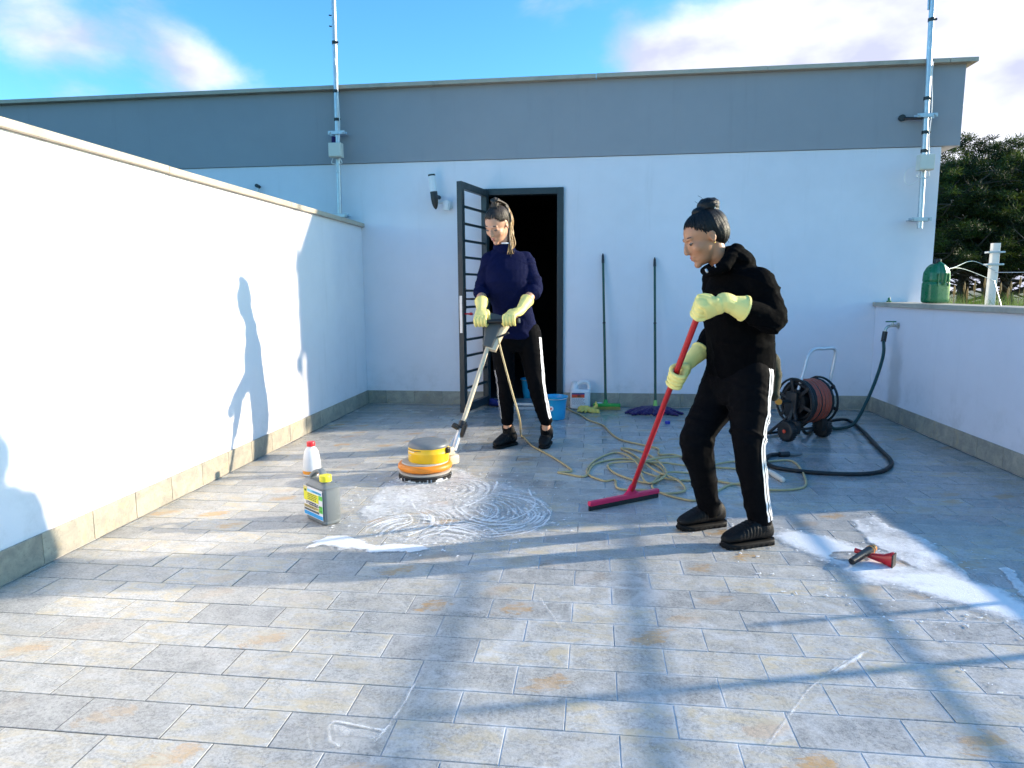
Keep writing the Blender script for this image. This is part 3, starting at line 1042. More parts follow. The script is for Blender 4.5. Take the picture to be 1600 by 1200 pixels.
pts = []
for _ in range(16000):
    y = random.uniform(7.6, 19); x = random.uniform(3.4, 6.0 + (y - 7) * 0.8)
    pts.append((x, y, -0.36))
o = blades('grass', pts, 0.9, 1.5, 0.008, M['grass'])
tag(o, 'tall green grass behind the parapet', 'grass', None, 'stuff')
ORD = ('first', 'second', 'third', 'fourth', 'fifth', 'sixth', 'seventh', 'eighth', 'ninth', 'tenth')
for i, (px_, py_) in enumerate(((1493, 452), (1503, 447), (1513, 456), (1521, 446), (1533, 440), (1565, 448), (1572, 455), (1580, 446), (1588, 438), (1597, 452))):
    y = 8.7 + (i * 37 % 10) * .17
    q = at(px_, 470, y); h_ = at(px_, py_, y).z
    st = thing('seed_head', ORD[i] + ' tan grass seed head from the building corner, above the parapet', 'grass stalk', (q.x, y, -0.36), 'grass seed heads')
    top = V(q.x + random.uniform(-.03, .03), y, h_ + .06)
    MB().tube([(q.x, y, -0.36), (top.x, y, h_ - .08)], 0.003, 5).build('stalk', M['seed'], st)
    MB().tube([top + V(0, 0, -.15), top + V(0, 0, -.10), top + V(0, 0, -.04), top], [0.004, 0.014, 0.010, 0.001], 6).build('plume', M['seed'], st)


def pine(base, height, spread, n_clump, label, seed):
    rnd = random.Random(seed)
    t = thing('pine_tree', label, 'tree', base, 'pines behind the parapet')
    B = Vector(base)
    tr = MB()
    lean = V(rnd.uniform(-.08, .08), rnd.uniform(-.05, .05), 0)
    tp = [B + lean * (height * k / 6) ** 1.1 + V(rnd.uniform(-.06, .06), 0, height * 0.86 * k / 6) for k in range(7)]
    tr.tube(catmull(tp, 4), lerp_list([0.20, .17, .15, .12, .09, .06, .03], 25), 9)
    tr.build('trunk', M['bark'], t, smooth=True)
    br = MB(); cl = []
    for k in range(44):
        f = rnd.uniform(.16, .97)
        s = tp[0].lerp(tp[-1], f); a_ = rnd.uniform(0, 6.28)
        ln = spread * (1.0 - .55 * max(0, f - .45)) * rnd.uniform(.55, 1.0)
        e = s + V(math.cos(a_) * ln, math.sin(a_) * ln, ln * rnd.uniform(.15, .55))
        md_ = s.lerp(e, .5) + V(rnd.uniform(-.15, .15), rnd.uniform(-.15, .15), rnd.uniform(-.25, .05))
        c_ = catmull([s, md_, e], 5)
        br.tube(c_, lerp_list([.05, .03, .012], len(c_)), 5)
        for q in range(5):
            s2 = c_[rnd.randrange(3, len(c_))]
            e2 = s2 + V(rnd.gauss(0, .5), rnd.gauss(0, .5), rnd.uniform(-.25, .5))
            br.tube([s2, s2.lerp(e2, .5) + V(rnd.uniform(-.1, .1), 0, rnd.uniform(-.1, .1)), e2], [.014, .010, .005], 4)
            if e2.z > B.z + height * .36: cl.append(e2)
        if e.z > B.z + height * .36: cl.append(e)
    br.build('branches', M['bark'], t)
    cl2 = []
    while len(cl2) < n_clump:
        c_ = rnd.choice(cl)
        cl2.append(c_ + V(rnd.gauss(0, .34), rnd.gauss(0, .34), rnd.gauss(0.12, .2)))
    rng = np.random.default_rng(seed)
    K = 95; n = n_clump * K
    C = np.repeat(np.array([tuple(c_) for c_ in cl2]), K, axis=0)
    tn = np.repeat(rng.random(n_clump) ** 1.6, K)
    unit = lambda a: a / (np.linalg.norm(a, axis=1, keepdims=True) + 1e-9)
    d = unit(rng.normal(size=(n, 3))); d[:, 2] = np.abs(d[:, 2]) * .8 + d[:, 2] * .2
    p = C + d * rng.uniform(.03, .22, (n, 1))
    ax = unit(d * .55 + rng.normal(size=(n, 3)) * .5)
    sd = unit(np.cross(ax, rng.normal(size=(n, 3))))
    l_ = rng.uniform(.06, .13, (n, 1)); w_ = rng.uniform(.006, .015, (n, 1))
    vs = np.stack([p - sd * w_, p + sd * w_, p + ax * l_ + sd * w_ * .3, p + ax * l_ - sd * w_ * .3], axis=1).reshape(-1, 3)
    fs = np.arange(n * 4).reshape(-1, 4)
    tint = np.repeat(np.clip(tn + rng.normal(size=n) * .15, 0, 1), 4)
    off = base_of(t)
    me = bpy.data.meshes.new('crown'); me.from_pydata((vs - np.array(off)).tolist(), [], fs.tolist())
    a_ = me.attributes.new('tint', 'FLOAT', 'POINT'); a_.data.foreach_set('value', tint)
    me.materials.append(M['leaf'])
    link('crown', me, t)
    return t


def pine_at(px, top_py, Y, spread, n, label, seed):
    q = at(px, top_py, Y)
    pine((q.x, Y, -0.36), q.z + 0.36 - 0.2, spread, n, label, seed)


pine_at(1465, 232, 21, 2.3, 620, 'dark pine tree partly hidden by the building corner', 11)
pine_at(1528, 218, 23, 2.6, 760, 'dark pine tree right beside the building corner', 12)
pine_at(1600, 222, 22, 2.6, 760, 'dark pine tree at the right picture edge', 13)
pine_at(1565, 240, 28, 2.8, 620, 'farther dark pine tree seen between two nearer pines', 14)
pine_at(1690, 215, 23, 2.6, 500, 'dark pine tree standing outside the right picture edge', 15)

# fence post with wires
Yp_ = 9.0
pb, pt = at(1546, 478, Yp_), at(1556, 380, Yp_)
pb = pb + (pb - pt) * 1.3
fp = thing('fence_post', 'white fence post with wires behind the parapet', 'post', (pb.x, Yp_, -0.36))
ax = (pt - pb).normalized()
b = MB()
b.loft([(pb, V(.052, 0, 0), V(0, .04, 0)), (pt, V(.046, 0, 0), V(0, .036, 0))], 16, 5)
b.build('post', M['post'], fp, auto=30)
for py in (394, 413):
    c = pb.lerp(pt, (478 + 1.3 * 98 - py) / (98 * 2.3)); MB().box(c, (0.19, 0.09, 0.022), None, .003).build('wire_clip', M['galv'], fp)
w1_ = pb.lerp(pt, .74) + V(0, -.05, 0)
MB().tube(catmull([w1_, at(1500, 419, 8.7), at(1465, 424, 8.4), V(3.3, 8.3, 1.30)], 6), 0.004, 5).build('wire', M['galv'], fp)
MB().tube(catmull([w1_ + V(0, 0, .12), at(1520, 408, 8.9), at(1490, 418, 8.7), at(1465, 421, 8.4), V(3.3, 8.4, 1.36)], 6), 0.004, 5).build('wire', M['galv'], fp)
MB().tube([w1_, at(1580, 478, 8.6) + V(.2, 0, -.9)], 0.005, 5).build('stay_wire', M['galv'], fp)
MB().tube([w1_ + V(0, 0, .1), w1_ + V(3, .6, .1)], 0.004, 5).build('wire', M['galv'], fp)


# ------------------------------------------------------------------ canisters and small things by the wall
def frame_of(ax, ay):
    ax = Vector(ax).normalized(); az = V(0, 0, 1); ay = az.cross(ax)
    return Matrix((ax, ay, az)).transposed()


def rbox_loft(mb, o, F, prof, power=5.0, n=28):
    # prof: (z, half x, half y, dx, dy)
    mb.loft([(o + F @ V(dx, dy, z), F @ V(hx, 0, 0), F @ V(0, hy, 0)) for z, hx, hy, dx, dy in prof], n, power)


def patch(o, F, x0, x1, z0, z1, y, name, mat, parent, th=0.0012):
    MB().box(o + F @ V((x0 + x1) / 2, y, (z0 + z1) / 2), (x1 - x0, th, z1 - z0), F).build(name, mat, parent)


# grey canister with printed label
A, Bq, Cq = gr(474, 808), gr(508, 824), gr(536, 815)
ux = (Bq - A); wx = ux.length; ux.normalize()
cw, cdp, chh = wx * .93, (Cq - Bq).length * .95, 0.196
F = frame_of(ux, None)
org = Bq - ux * (cw / 2) + F @ V(0, cdp / 2, 0)
can = thing('canister', 'grey plastic canister with yellow cap and printed label', 'canister', org)
b = MB()
hx, hy = cw / 2, cdp / 2
rbox_loft(b, org, F, [(0.001, hx - .012, hy - .012, 0, 0), (.006, hx - .003, hy - .003, 0, 0), (.014, hx, hy, 0, 0), (.022, hx - .002, hy - .002, 0, 0), (.026, hx, hy, 0, 0),
                      (chh - .02, hx, hy, 0, 0), (chh - .012, hx - .002, hy - .002, 0, 0), (chh - .006, hx, hy, 0, 0), (chh, hx - .006, hy - .006, 0, 0),
                      (chh + .012, hx - .022, hy - .02, 0, 0), (chh + .016, hx - .05, hy - .045, 0, 0)], 6)
b.build('body', M['jgrey'], can, auto=35)
hb = catmull([org + F @ V(-hx + .012, 0, chh - .01), org + F @ V(-hx + .018, 0, chh + .03), org + F @ V(-.022, 0, chh + .062), org + F @ V(.012, 0, chh + .05), org + F @ V(.03, 0, chh + .01)], 6)
b = MB()
rr_ = []
for i, p in enumerate(hb):
    tdir = (hb[min(i + 1, len(hb) - 1)] - hb[max(i - 1, 0)]).normalized()
    nn = F @ V(0, 1, 0)
    rr_.append((p, nn * .019, tdir.cross(nn) * .011))
b.loft(rr_, 14, 3); b.build('handle', M['jgrey'], can, auto=40)
nc = org + F @ V(.042, -.004, chh)
MB().lathe(nc, [(.026, .004), (.026, .02)], 20).build('neck', M['jgrey'], can, auto=40)
b = MB()
n_ = 40
rs_ = []
for r_, z_ in ((.024, .018), (.029, .02), (.0295, .046), (.027, .051), (.012, .052)):
    rs_.append([nc + V((r_ + (.0009 if k % 2 else 0)) * math.cos(2 * math.pi * k / n_), (r_ + (.0009 if k % 2 else 0)) * math.sin(2 * math.pi * k / n_), z_) for k in range(n_)])
b.rings(rs_); b.build('cap', M['capy'], can, auto=40)
yy = -hy - .0012
lx0, lx1 = -hx + .008, hx - .014
patch(org, F, lx0, lx1, .027, .180, yy, 'label_sheet', M['lblw'], can)
y2 = yy - .0012
for (x0, x1, z0, z1, mt) in ((0, .20, .166, .178, 'lbls'), (.0, .17, .105, .166, 'lbly'), (.17, .80, .108, .150, 'lbly'), (.2, .95, .156, .168, 'lblc'), (.48, .95, .158, .166, 'lblb'),
                             (.82, 1, .064, .10, 'lblg'), (.82, 1, .13, .152, 'lblg'), (0, .80, .068, .083, 'lbls'), (0, 1, .03, .049, 'lblb'), (0, .8, .053, .064, 'greyp')):
    patch(org, F, lx0 + (lx1 - lx0) * x0, lx0 + (lx1 - lx0) * x1, z0, z1, y2, 'label_field', M[mt], can)
y3 = y2 - .001
b = MB()
for (x0, x1, z) in [(.22, .7, .144), (.22, .66, .135), (.22, .68, .126), (.22, .62, .117), (.2, .66, .102), (.12, .74, .099), (.12, .78, .092), (.3, .74, .088), (.04, .7, .078), (.04, .62, .072), (.05, .75, .06), (.85, .97, .095), (.85, .97, .075)]:
    x = x0
    while x < x1:
        w_ = random.uniform(.03, .08)
        b.box(org + F @ V(lx0 + (lx1 - lx0) * (x + w_ / 2), y3, z), ((lx1 - lx0) * w_, .0008, .0035), F); x += w_ + .025
b.box(org + F @ V(lx0 + (lx1 - lx0) * .1, y3, .158), (.016, .0008, .010), F)
b.build('label_print', M['lblk'], can)

# white bottle with a red cap behind it
bo = gr(488, 742)
bot = thing('detergent_bottle', 'white plastic bottle with red cap behind the grey canister', 'bottle', bo)
b = MB().lathe(bo, [(.03, .001), (.054, .004), (.057, .012), (.056, .06), (.051, .12), (.044, .155), (.032, .176), (.021, .186), (.021, .192)], 28)
b.build('body', M['whitep'], bot, auto=50)
b = MB().lathe(bo, [(.0566, .012), (.0575, .02), (.0574, .034), (.0568, .036)], 28, None, False); b.build('label_band', M['lblo'], bot, auto=50)
MB().lathe(bo, [(.021, .188), (.026, .19), (.026, .214), (.024, .218), (.01, .219)], 20).build('cap', M['capr'], bot, auto=40)

# blue bucket
bk = gr(867, 655)
bk = V(bk.x, bk.y + .02, 0)
buc = thing('bucket', 'bright blue plastic bucket with round sticker beside the doorway', 'bucket', bk)
prof = [(.02, .002), (.085, .002), (.09, .01), (.098, .10), (.108, .19), (.116, .2), (.118, .212), (.113, .213), (.104, .19), (.093, .10), (.084, .016), (.02, .014)]
MB().lathe(bk, prof, 36).build('body', M['blue'], buc, auto=50)
b = MB(); hpts = []
for k in range(13):
    a_ = math.pi * k / 12
    hpts.append(bk + V(.118 * math.cos(a_), -.118 * math.sin(a_) * .98, .205 - .012 * math.sin(a_)))
b.tube(hpts, .004, 6); b.build('handle', M['galv'], buc)
sd = (V(0, 0, 0) - bk); sd.z = 0; sd = (sd.normalized() + V(-.35, 0, 0)).normalized()
c = bk + sd * .1035 + V(0, 0, .11)
qr = sd.to_track_quat('Z', 'Y').to_matrix()
MB().lathe(c, [(.001, 0), (.022, 0), (.022, .002), (.001, .0022)], 24, qr).build('sticker', M['lblw'], buc)
MB().lathe(c + sd * .0025, [(.001, 0), (.009, 0), (.009, .001), (.001, .0012)], 16, qr).build('sticker_print', M['lblr'], buc)

# second bucket inside the doorway
b2 = V(-.66, D + .42, 0.015)
buc2 = thing('bucket', 'dark blue bucket standing in the dark doorway', 'bucket', b2)
MB().lathe(b2, [(r_, z_) for r_, z_ in prof], 32).build('body', M['blue'], buc2, auto=50)
hp_ = [b2 + V(.118 * math.cos(math.pi * k / 10), -.118 * math.sin(math.pi * k / 10), .2) for k in range(11)]
MB().tube(hp_, .004, 6).build('handle', M['galv'], buc2)
# navy bag lying at the foot of the door
nb_ = V(-.98, D - .075, 0)
b = MB().ell(nb_ + V(0, 0, .035), (.085, .05, .036)); b.ell(nb_ + V(.05, -.01, .03), (.06, .045, .03)); b.ell(nb_ + V(-.04, .0, .05), (.035, .035, .03))
o = organic('cloth_bundle', b, .006, pmat('blue_cloth', (.015, .02, .13), .9, .3, 30, .6, 120), None, 2, lambda co, no: co + no * (fnoise(co * 28)[:, None] * .010) * np.array([1, 1, .6]) + np.array([0, 0, .004]))
tag(o, 'crumpled navy blue cloth at the foot of the open door', 'cloth')

# white jug with label
jo = gr(906, 641); jo = V(jo.x, 6.66, 0)
F = frame_of((1, .06, 0), None)
jug = thing('jug', 'white plastic jug with red and blue label against the skirting', 'jug', jo)
b = MB()
rbox_loft(b, jo, F, [(.002, .085, .055, 0, 0), (.012, .098, .066, 0, 0), (.03, .1, .068, 0, 0), (.155, .1, .068, 0, 0), (.175, .1, .068, 0, 0), (.19, .093, .062, 0, 0), (.195, .08, .05, 0, 0)], 4.5)
hb = catmull([jo + F @ V(.088, 0, .18), jo + F @ V(.09, 0, .225), jo + F @ V(.065, 0, .262), jo + F @ V(.01, 0, .262), jo + F @ V(-.03, 0, .24), jo + F @ V(-.05, 0, .19)], 6)
b.tube(hb, .020, 12)
b.tube([jo + F @ V(-.058, 0, .17), jo + F @ V(-.06, 0, .245)], [.05, .03], 14)
organic('body', b, .006, M['whitep'], jug, 3)
MB().lathe(jo + F @ V(-.06, 0, .24), [(.012, 0), (.026, .001), (.026, .028), (.012, .03)], 20).build('cap', M['whitep'], jug, auto=40)
yv = -.0705
patch(jo, F, -.085, .04, .04, .166, yv, 'label_sheet', M['lblw'], jug)
for x0, x1, z0, z1, mt in ((-.085, .04, .15, .166, 'lbln'), (-.085, .04, .118, .150, 'lblr'), (-.085, .02, .118, .128, 'lblo'), (-.03, .0, .126, .146, 'lblk')):
    patch(jo, F, x0, x1, z0, z1, yv - .0012, 'label_field', M[mt], jug)
b = MB()
for k in range(7):
    z = .108 - k * .009; x = -.08
    while x < .03:
        w_ = random.uniform(.006, .02); b.box(jo + F @ V(x + w_ / 2, yv - .0015, z), (w_, .001, .003), F); x += w_ + .005
for x in (-.07, -.052, -.034, -.016, .004): b.box(jo + F @ V(x, yv - .0024, .158), (.012, .001, .008), F)
b.build('label_print', M['lblk'], jug)

# rubber gloves dropped in front of the jug
gp = V(-.055, 6.47, 0)
b = MB()
for dx, dy, r_ in ((-.05, .03, .036), (-.01, .02, .040), (.03, -.01, .030), (.065, -.025, .024)):
    b.ell(gp + V(dx, dy, r_ * .7), (r_ * 1.2, r_, r_ * .8))
for k in range(5):
    a_ = R(-150 + 26 * k); b.tube([gp + V(.0, 0, .03), gp + V(.07 * math.cos(a_), .05 * math.sin(a_), .022), gp + V(.105 * math.cos(a_), .075 * math.sin(a_), .012)], [.016, .012, .009], 8, True, True)
b.tube([gp + V(.05, .03, .02), gp + V(.09, .05, .05), gp + V(.085, .055, .09)], [.02, .016, .009], 8, True, True)
b.tube([gp + V(.03, -.03, .02), gp + V(.10, -.05, .012)], [.03, .026], 10, True, True)
o = organic('glove_pair', b, .005, M['cloth'], None, 2, lambda co, no: np.maximum(co + no * (fnoise(co * 45)[:, None] * .008), np.array([-99, -99, .001])))
tag(o, 'crumpled pair of yellow rubber gloves in front of the white jug', 'gloves')

# broom
q = gr(948, 640); q = V(q.x, 6.60, 0)
broom = thing('broom', 'green push broom with dark green handle leaning on the wall', 'broom', q)
top = at(942, 396, D - 0.018)
b = MB().box(q + V(0, 0, .048), (.265, .045, .032), Matrix.Rotation(R(2), 3, 'Z'), .008); b.tube([q + V(-.01, 0, .055), q + V(-.012, .006, .10)], [.028, .016], 12)
b.build('head', M['green'], broom, auto=35)
b = MB()
for i in range(34):
    for j in range(5):
        x = -.125 + .25 * i / 33; y = -.02 + .04 * j / 4
        b.tube([q + V(x, y, .036), q + V(x * 1.04, y * 1.25, .003)], [.0034, .0024], 4, False)
b.build('bristles', M['bristle'], broom)
p0 = q + V(-.012, .006, .09); d_ = top - p0
MB().tube([p0, p0 + d_ * .53], .0125, 12).build('handle', M['dgreen'], broom, auto=40)
MB().tube([p0 + d_ * .525, p0 + d_ * .535], .0145, 12).build('collar', M['black'], broom)
MB().tube([p0 + d_ * .53, p0 + d_ * .94], .0115, 12).build('handle', M['dgreen'], broom, auto=40)
MB().tube([p0 + d_ * .935, p0 + d_ * .95, p0 + d_ * .985, p0 + d_], [.0135, .014, .011, .004], 12).build('grip', M['black'], broom, auto=40)
MB().ell(q + V(-.07, -.0, .068), (.028, .014, .006)).build('soap_dab', M['foam'] if False else M['whitep'], broom)

# mop
q = gr(1022, 648); q = V(q.x, 6.36, 0)
mop = thing('mop', 'purple microfibre mop with green handle leaning on the wall', 'mop', q)
top = at(1023, 402, D - 0.018)
mp_ = V(q.x + .02, q.y + .12, .055)
b = MB()
for k in range(60):
    a_ = random.uniform(math.pi * 1.0, math.pi * 2.0) if k % 3 else random.uniform(0, 6.28)
    L_ = random.uniform(.10, .22) * (1.15 if abs(math.cos(a_)) > .7 else .8)
    e = V(q.x + math.cos(a_) * L_ * 1.15, q.y + .06 + math.sin(a_) * L_ * .75, .012)
    md_ = mp_.lerp(e, .45) + V(random.uniform(-.02, .02), random.uniform(-.02, .02), .012)
    b.tube(catmull([mp_ + V(random.uniform(-.05, .05), random.uniform(-.02, .02), 0), md_, e], 4), lerp_list([.012, .014, .012], 9), 6, True, True)
organic('mop_head', b, .006, M['purple'], mop, 1, lambda co, no: np.maximum(co + no * (fnoise(co * 60)[:, None] * .006), np.array([-99, -99, .001])))
MB().tube([mp_ + V(0, 0, 0), mp_ + V(0, .02, .06)], [.022, .016], 12).build('socket', M['lime'], mop)
p0 = mp_ + V(0, .017, .05); d_ = top - p0
MB().tube([p0, p0 + d_ * .54], .0125, 12).build('handle', M['dgreen'], mop, auto=40)
MB().tube([p0 + d_ * .535, p0 + d_ * .545], .0145, 12).build('collar', M['black'], mop)
MB().tube([p0 + d_ * .54, p0 + d_ * .94], .0115, 12).build('handle', M['dgreen'], mop, auto=40)
MB().tube([p0 + d_ * .935, p0 + d_ * .95, p0 + d_ * .985, p0 + d_], [.0135, .014, .011, .004], 12).build('grip', M['black'], mop, auto=40)
q = gr(1043, 662)
o = MB().lathe(q, [(.01, .001), (.022, .001), (.023, .02), (.02, .024), (.006, .025)], 18).build('bottle_cap', M['capblue'], None, auto=40)
tag(o, 'small dark blue screw cap lying by the mop', 'bottle cap')

# ------------------------------------------------------------------ on the parapet
c = atx(1460, 474, XR + 0.14); c.z = ZR + 0.040
F = frame_of((0.92, 0.38, 0), None)
gc = thing('canister', 'dark green plastic canister standing on the parapet coping', 'canister', c)
b = MB()
rbox_loft(b, c, F, [(.002, .085, .055, 0, 0), (.012, .102, .066, 0, 0), (.03, .105, .068, 0, 0), (.16, .105, .068, 0, 0), (.172, .098, .062, 0, 0), (.185, .104, .067, 0, 0), (.25, .10, .064, 0, 0), (.29, .078, .054, 0, 0), (.315, .05, .042, 0, 0), (.322, .03, .03, 0, 0)], 3.6)
b.tube([c + F @ V(.0, -.068, .17), c + F @ V(.0, -.074, .24), c + F @ V(.0, -.05, .30), c + F @ V(0, -.02, .325)], [.018, .02, .019, .016], 10, True, True)
organic('body', b, .005, M['jgreen'], gc, 2)
for s in (-1, 1):
    MB().box(c + F @ V(s * .052, -.069, .19), (.012, .008, .10), F, .003).build('rib', M['jgreen'], gc)
MB().lathe(c + F @ V(.0, 0.0, .32), [(.012, 0), (.026, .001), (.027, .034), (.022, .038), (.008, .039)], 20).build('cap', M['black'], gc, auto=40)

c = atx(1376, 471, XR + 0.05); c.z = ZR + 0.038; c.y = 6.62
o = MB().lathe(c, [(.010, .001), (.022, .001), (.022, .012), (.012, .016), (.011, .036), (.008, .042), (.003, .043)], 14).build('hose_fitting', M['jgreen'], None, auto=40)
tag(o, 'small green hose fitting at the far end of the parapet coping', 'hose fitting')

# tap
tp_ = atx(1404, 509, XR); tp_.x = XR
tap = thing('tap', 'metal garden tap with green lever on the parapet wall', 'tap', tp_)
b = MB(); b.tube([tp_, tp_ + V(-.008, 0, 0)], .026, 16); b.tube([tp_, tp_ + V(-.05, 0, 0), tp_ + V(-.085, 0, -.004), tp_ + V(-.105, 0, -.03), tp_ + V(-.107, 0, -.05)], [.012, .013, .013, .012, .012], 12)
b.tube([tp_ + V(-.05, 0, 0), tp_ + V(-.05, 0, .03)], [.013, .008], 10); b.build('body', M['brass'], tap, auto=40)
MB().box(tp_ + V(-.065, 0, .036), (.085, .02, .010), None, .004).build('lever', M['jgreen'], tap)


# ------------------------------------------------------------------ hoses
def cable(name, pts, r, mat, parent=None, n=8, res=6, label=None):
    c_ = catmull(pts, res)
    for p in c_: p.z = max(p.z, r + .0005)
    return MB().tube(c_, r, n).build(name, mat, parent, smooth=True, label=label)


HR = 0.0135
tip = tp_ + V(-.107, 0, -.05)
sup = thing('hose', 'dark green supply hose running from the tap down to the floor', 'hose', tip)
MB().tube([tip + V(0, 0, .0), tip + V(-.012, -.006, -.09)], .021, 12).build('connector', M['black'], sup, auto=40)
pts = [tip + V(-.01, -.005, -.08), at(1380, 555, 6.10), at(1369, 592, 6.02), at(1352, 632, 5.92), gr(1336, 660, .05), gr(1322, 668, HR), gr(1305, 670, HR), gr(1294, 663, HR + .03), V(1.80, 5.72, .13)]
cable('tube', pts, HR, M['hoseg'], sup)
bh = thing('hose', 'black hose looped on the wet floor with nozzle', 'hose', gr(1395, 725))
gp_ = lambda x, y, z=HR: gr(1180 + x * .35, 360 + y * .35, z)
pts = [V(1.66, 5.62, .10), gp_(225, 905, .03), gp_(262, 885), gp_(310, 860, .03), gp_(370, 845, .04), gp_(420, 850), gp_(480, 895), gp_(545, 965), gp_(600, 1020), gp_(606, 1048), gp_(570, 1074), gp_(500, 1086), gp_(400, 1088), gp_(280, 1082), gp_(160, 1070), gp_(80, 1055), gp_(48, 1030), gp_(58, 1008), gp_(85, 1001), gp_(112, 1000)]
cable('tube', pts, HR, M['rubber'], bh)
MB().tube([gp_(108, 1000, .018), gp_(150, 998, .018)], .0195, 12).build('coupling', M['black'], bh, auto=40)
MB().tube([gp_(150, 998, .018), gp_(175, 999, .018), gp_(207, 997, .017)], [.015, .014, .011], 12).build('nozzle', M['greyp'], bh, auto=40)

# ------------------------------------------------------------------ hose reel cart
wl, wr = gr(1229, 689), gr(1285, 683)
wl = V(wl.x, wl.y, 0); wr = V(wr.x, wr.y + .02, 0)
ax = (wr - wl); ax.z = 0; axl = ax.length; ax.normalize(); fwd = V(ax.y, -ax.x, 0)   # fwd: towards the viewer
mid = (wl + wr) / 2
reel = thing('hose_reel_cart', 'black hose reel cart with chrome handle and red hose wound on it', 'hose reel', mid)
RW = .078
for p in (wl, wr):
    q = V(p.x, p.y, RW)
    Mx = ax.to_track_quat('Z', 'Y').to_matrix()
    wh = MB().lathe(q, [(.03, -.026), (.055, -.03), (RW - .006, -.026), (RW, -.014), (RW, .014), (RW - .006, .026), (.055, .03), (.03, .026)], 28, Mx).build('wheel', M['black'], reel, auto=40)
    MB().lathe(q, [(.004, -.034), (.014, -.034), (.014, .034), (.004, .034)], 14, Mx).build('hub', M['lblr'], wh)
    b = MB()
    for k in range(24):
        a_ = 2 * math.pi * k / 24; u_ = Mx @ V(math.cos(a_), math.sin(a_), 0)
        b.box(q + u_ * (RW + .001), (.009, .044, .005), Matrix((ax.cross(u_), ax, u_)).transposed())
    b.build('tread', M['rubber'], wh)
dc = mid + V(0, .06, 0) + ax * .03 + V(0, 0, .29)
Mx = ax.to_track_quat('Z', 'Y').to_matrix()
DR, DW = .185, .13
for s in (-1, 1):
    fl = MB()
    fl.lathe(dc + ax * (s * DW), [(DR - .012, -.006), (DR, -.008), (DR + .004, 0), (DR, .008), (DR - .012, .006)], 36, Mx, False)
    fl.lathe(dc + ax * (s * DW), [(.035, -.014), (.06, -.012), (.06, .012), (.035, .014)], 20, Mx)
    for k in range(6):
        a_ = math.pi * k / 3 + .3; u_ = Mx @ V(math.cos(a_), math.sin(a_), 0)
        fl.box(dc + ax * (s * DW) + u_ * (DR * .6), (.026, .014, DR * .85), Matrix((ax.cross(u_), ax, u_)).transposed(), .003)
    fl.build('drum_flange', M['black'], reel, auto=40)
MB().lathe(dc, [(.10, -DW), (.10, DW)], 24, Mx).build('drum', M['black'], reel, auto=40)
hp_ = []
turns = 17
for layer, rad in ((0, .135), (1, .160)):
    for k in range(turns * 20):
        a_ = 2 * math.pi * k / 20; tt = k / (turns * 20)
        if layer: tt = 1 - tt
        u_ = Mx @ V(math.cos(a_), math.sin(a_), 0)
        hp_.append(dc + u_ * (rad + .004 * math.sin(a_ * .37 + layer)) + ax * ((-1 + 2 * tt) * (DW - .028)))
half = turns * 20
MB().tube(hp_[:half], .0125, 6).build('wound_hose', M['rubber'], reel, smooth=True)
for i0, mt in ((0, 'rubber'), (2, 'hoser'), (4, 'rubber'), (5, 'hoser'), (7, 'rubber'), (8, 'hoser'), (10, 'rubber'), (11, 'hoser'), (14, 'rubber')):
    i1 = {0: 2, 2: 4, 4: 5, 5: 7, 7: 8, 8: 10, 10: 11, 11: 14, 14: 17}[i0]
    MB().tube(hp_[half + i0 * 20:half + i1 * 20 + 1], .0125, 6).build('wound_hose', M[mt], reel, smooth=True)
b = MB()
for s in (-1, 1):
    e = s * (DW + .028)
    b.tube([dc + ax * e, dc + ax * e + V(0, 0, -.12) + fwd * .05, mid + ax * e + V(0, 0, .07) + fwd * .0], .014, 8)
    b.tube([dc + ax * e + V(0, 0, -.10), mid + ax * e - fwd * .22 + V(0, 0, .016)], .012, 8)
    b.box(dc + ax * e + V(0, 0, -.02), (.022, .10, .20), Matrix((ax, ax.cross(V(0, 0, 1)) * -1, V(0, 0, 1))).transposed(), .006)
    b.box(mid + ax * (s * (DW + .006)) + V(0, 0, .11) + fwd * .02, (.05, .09, .10), Matrix((ax, ax.cross(V(0, 0, 1)) * -1, V(0, 0, 1))).transposed(), .008)
b.tube([mid + ax * -.17 + V(0, 0, RW), mid + ax * .17 + V(0, 0, RW)], .010, 8)
b.tube([mid + ax * -.163 - fwd * .22 + V(0, 0, .016), mid + ax * .163 - fwd * .22 + V(0, 0, .016)], .011, 8)
b.build('frame', M['black'], reel, auto=40)
yh = dc.y - .05
h0, h1, h2, h3 = at(1244, 621, 5.42), at(1266, 546, 5.48), at(1307, 544, 5.62), at(1294, 612, 5.62)
hpath = [h0, h0.lerp(h1, .55), h1 + (h0 - h1) * .12, h1 + (h2 - h1) * .16, h1.lerp(h2, .5), h2 + (h1 - h2) * .13, h2 + (h3 - h2) * .14, h2.lerp(h3, .6), h3]
cable('handle', hpath, .0125, M['chrome'], reel, 12, 6)
MB().tube([h0, h0 + (h0 - h1) * .6], .017, 10).build('handle_socket', M['black'], reel)
MB().tube([h3, h3 + (h3 - h2) * .6], .017, 10).build('handle_socket', M['black'], reel)
kn = at(1217, 628, 5.34)
MB().tube([kn, kn + V(0, .03, 0)], .024, 14).build('knob', M['lblo'], reel, auto=40)
MB().tube([kn + V(0, .02, 0), dc - ax * .15], .012, 8).build('crank', M['black'], reel)

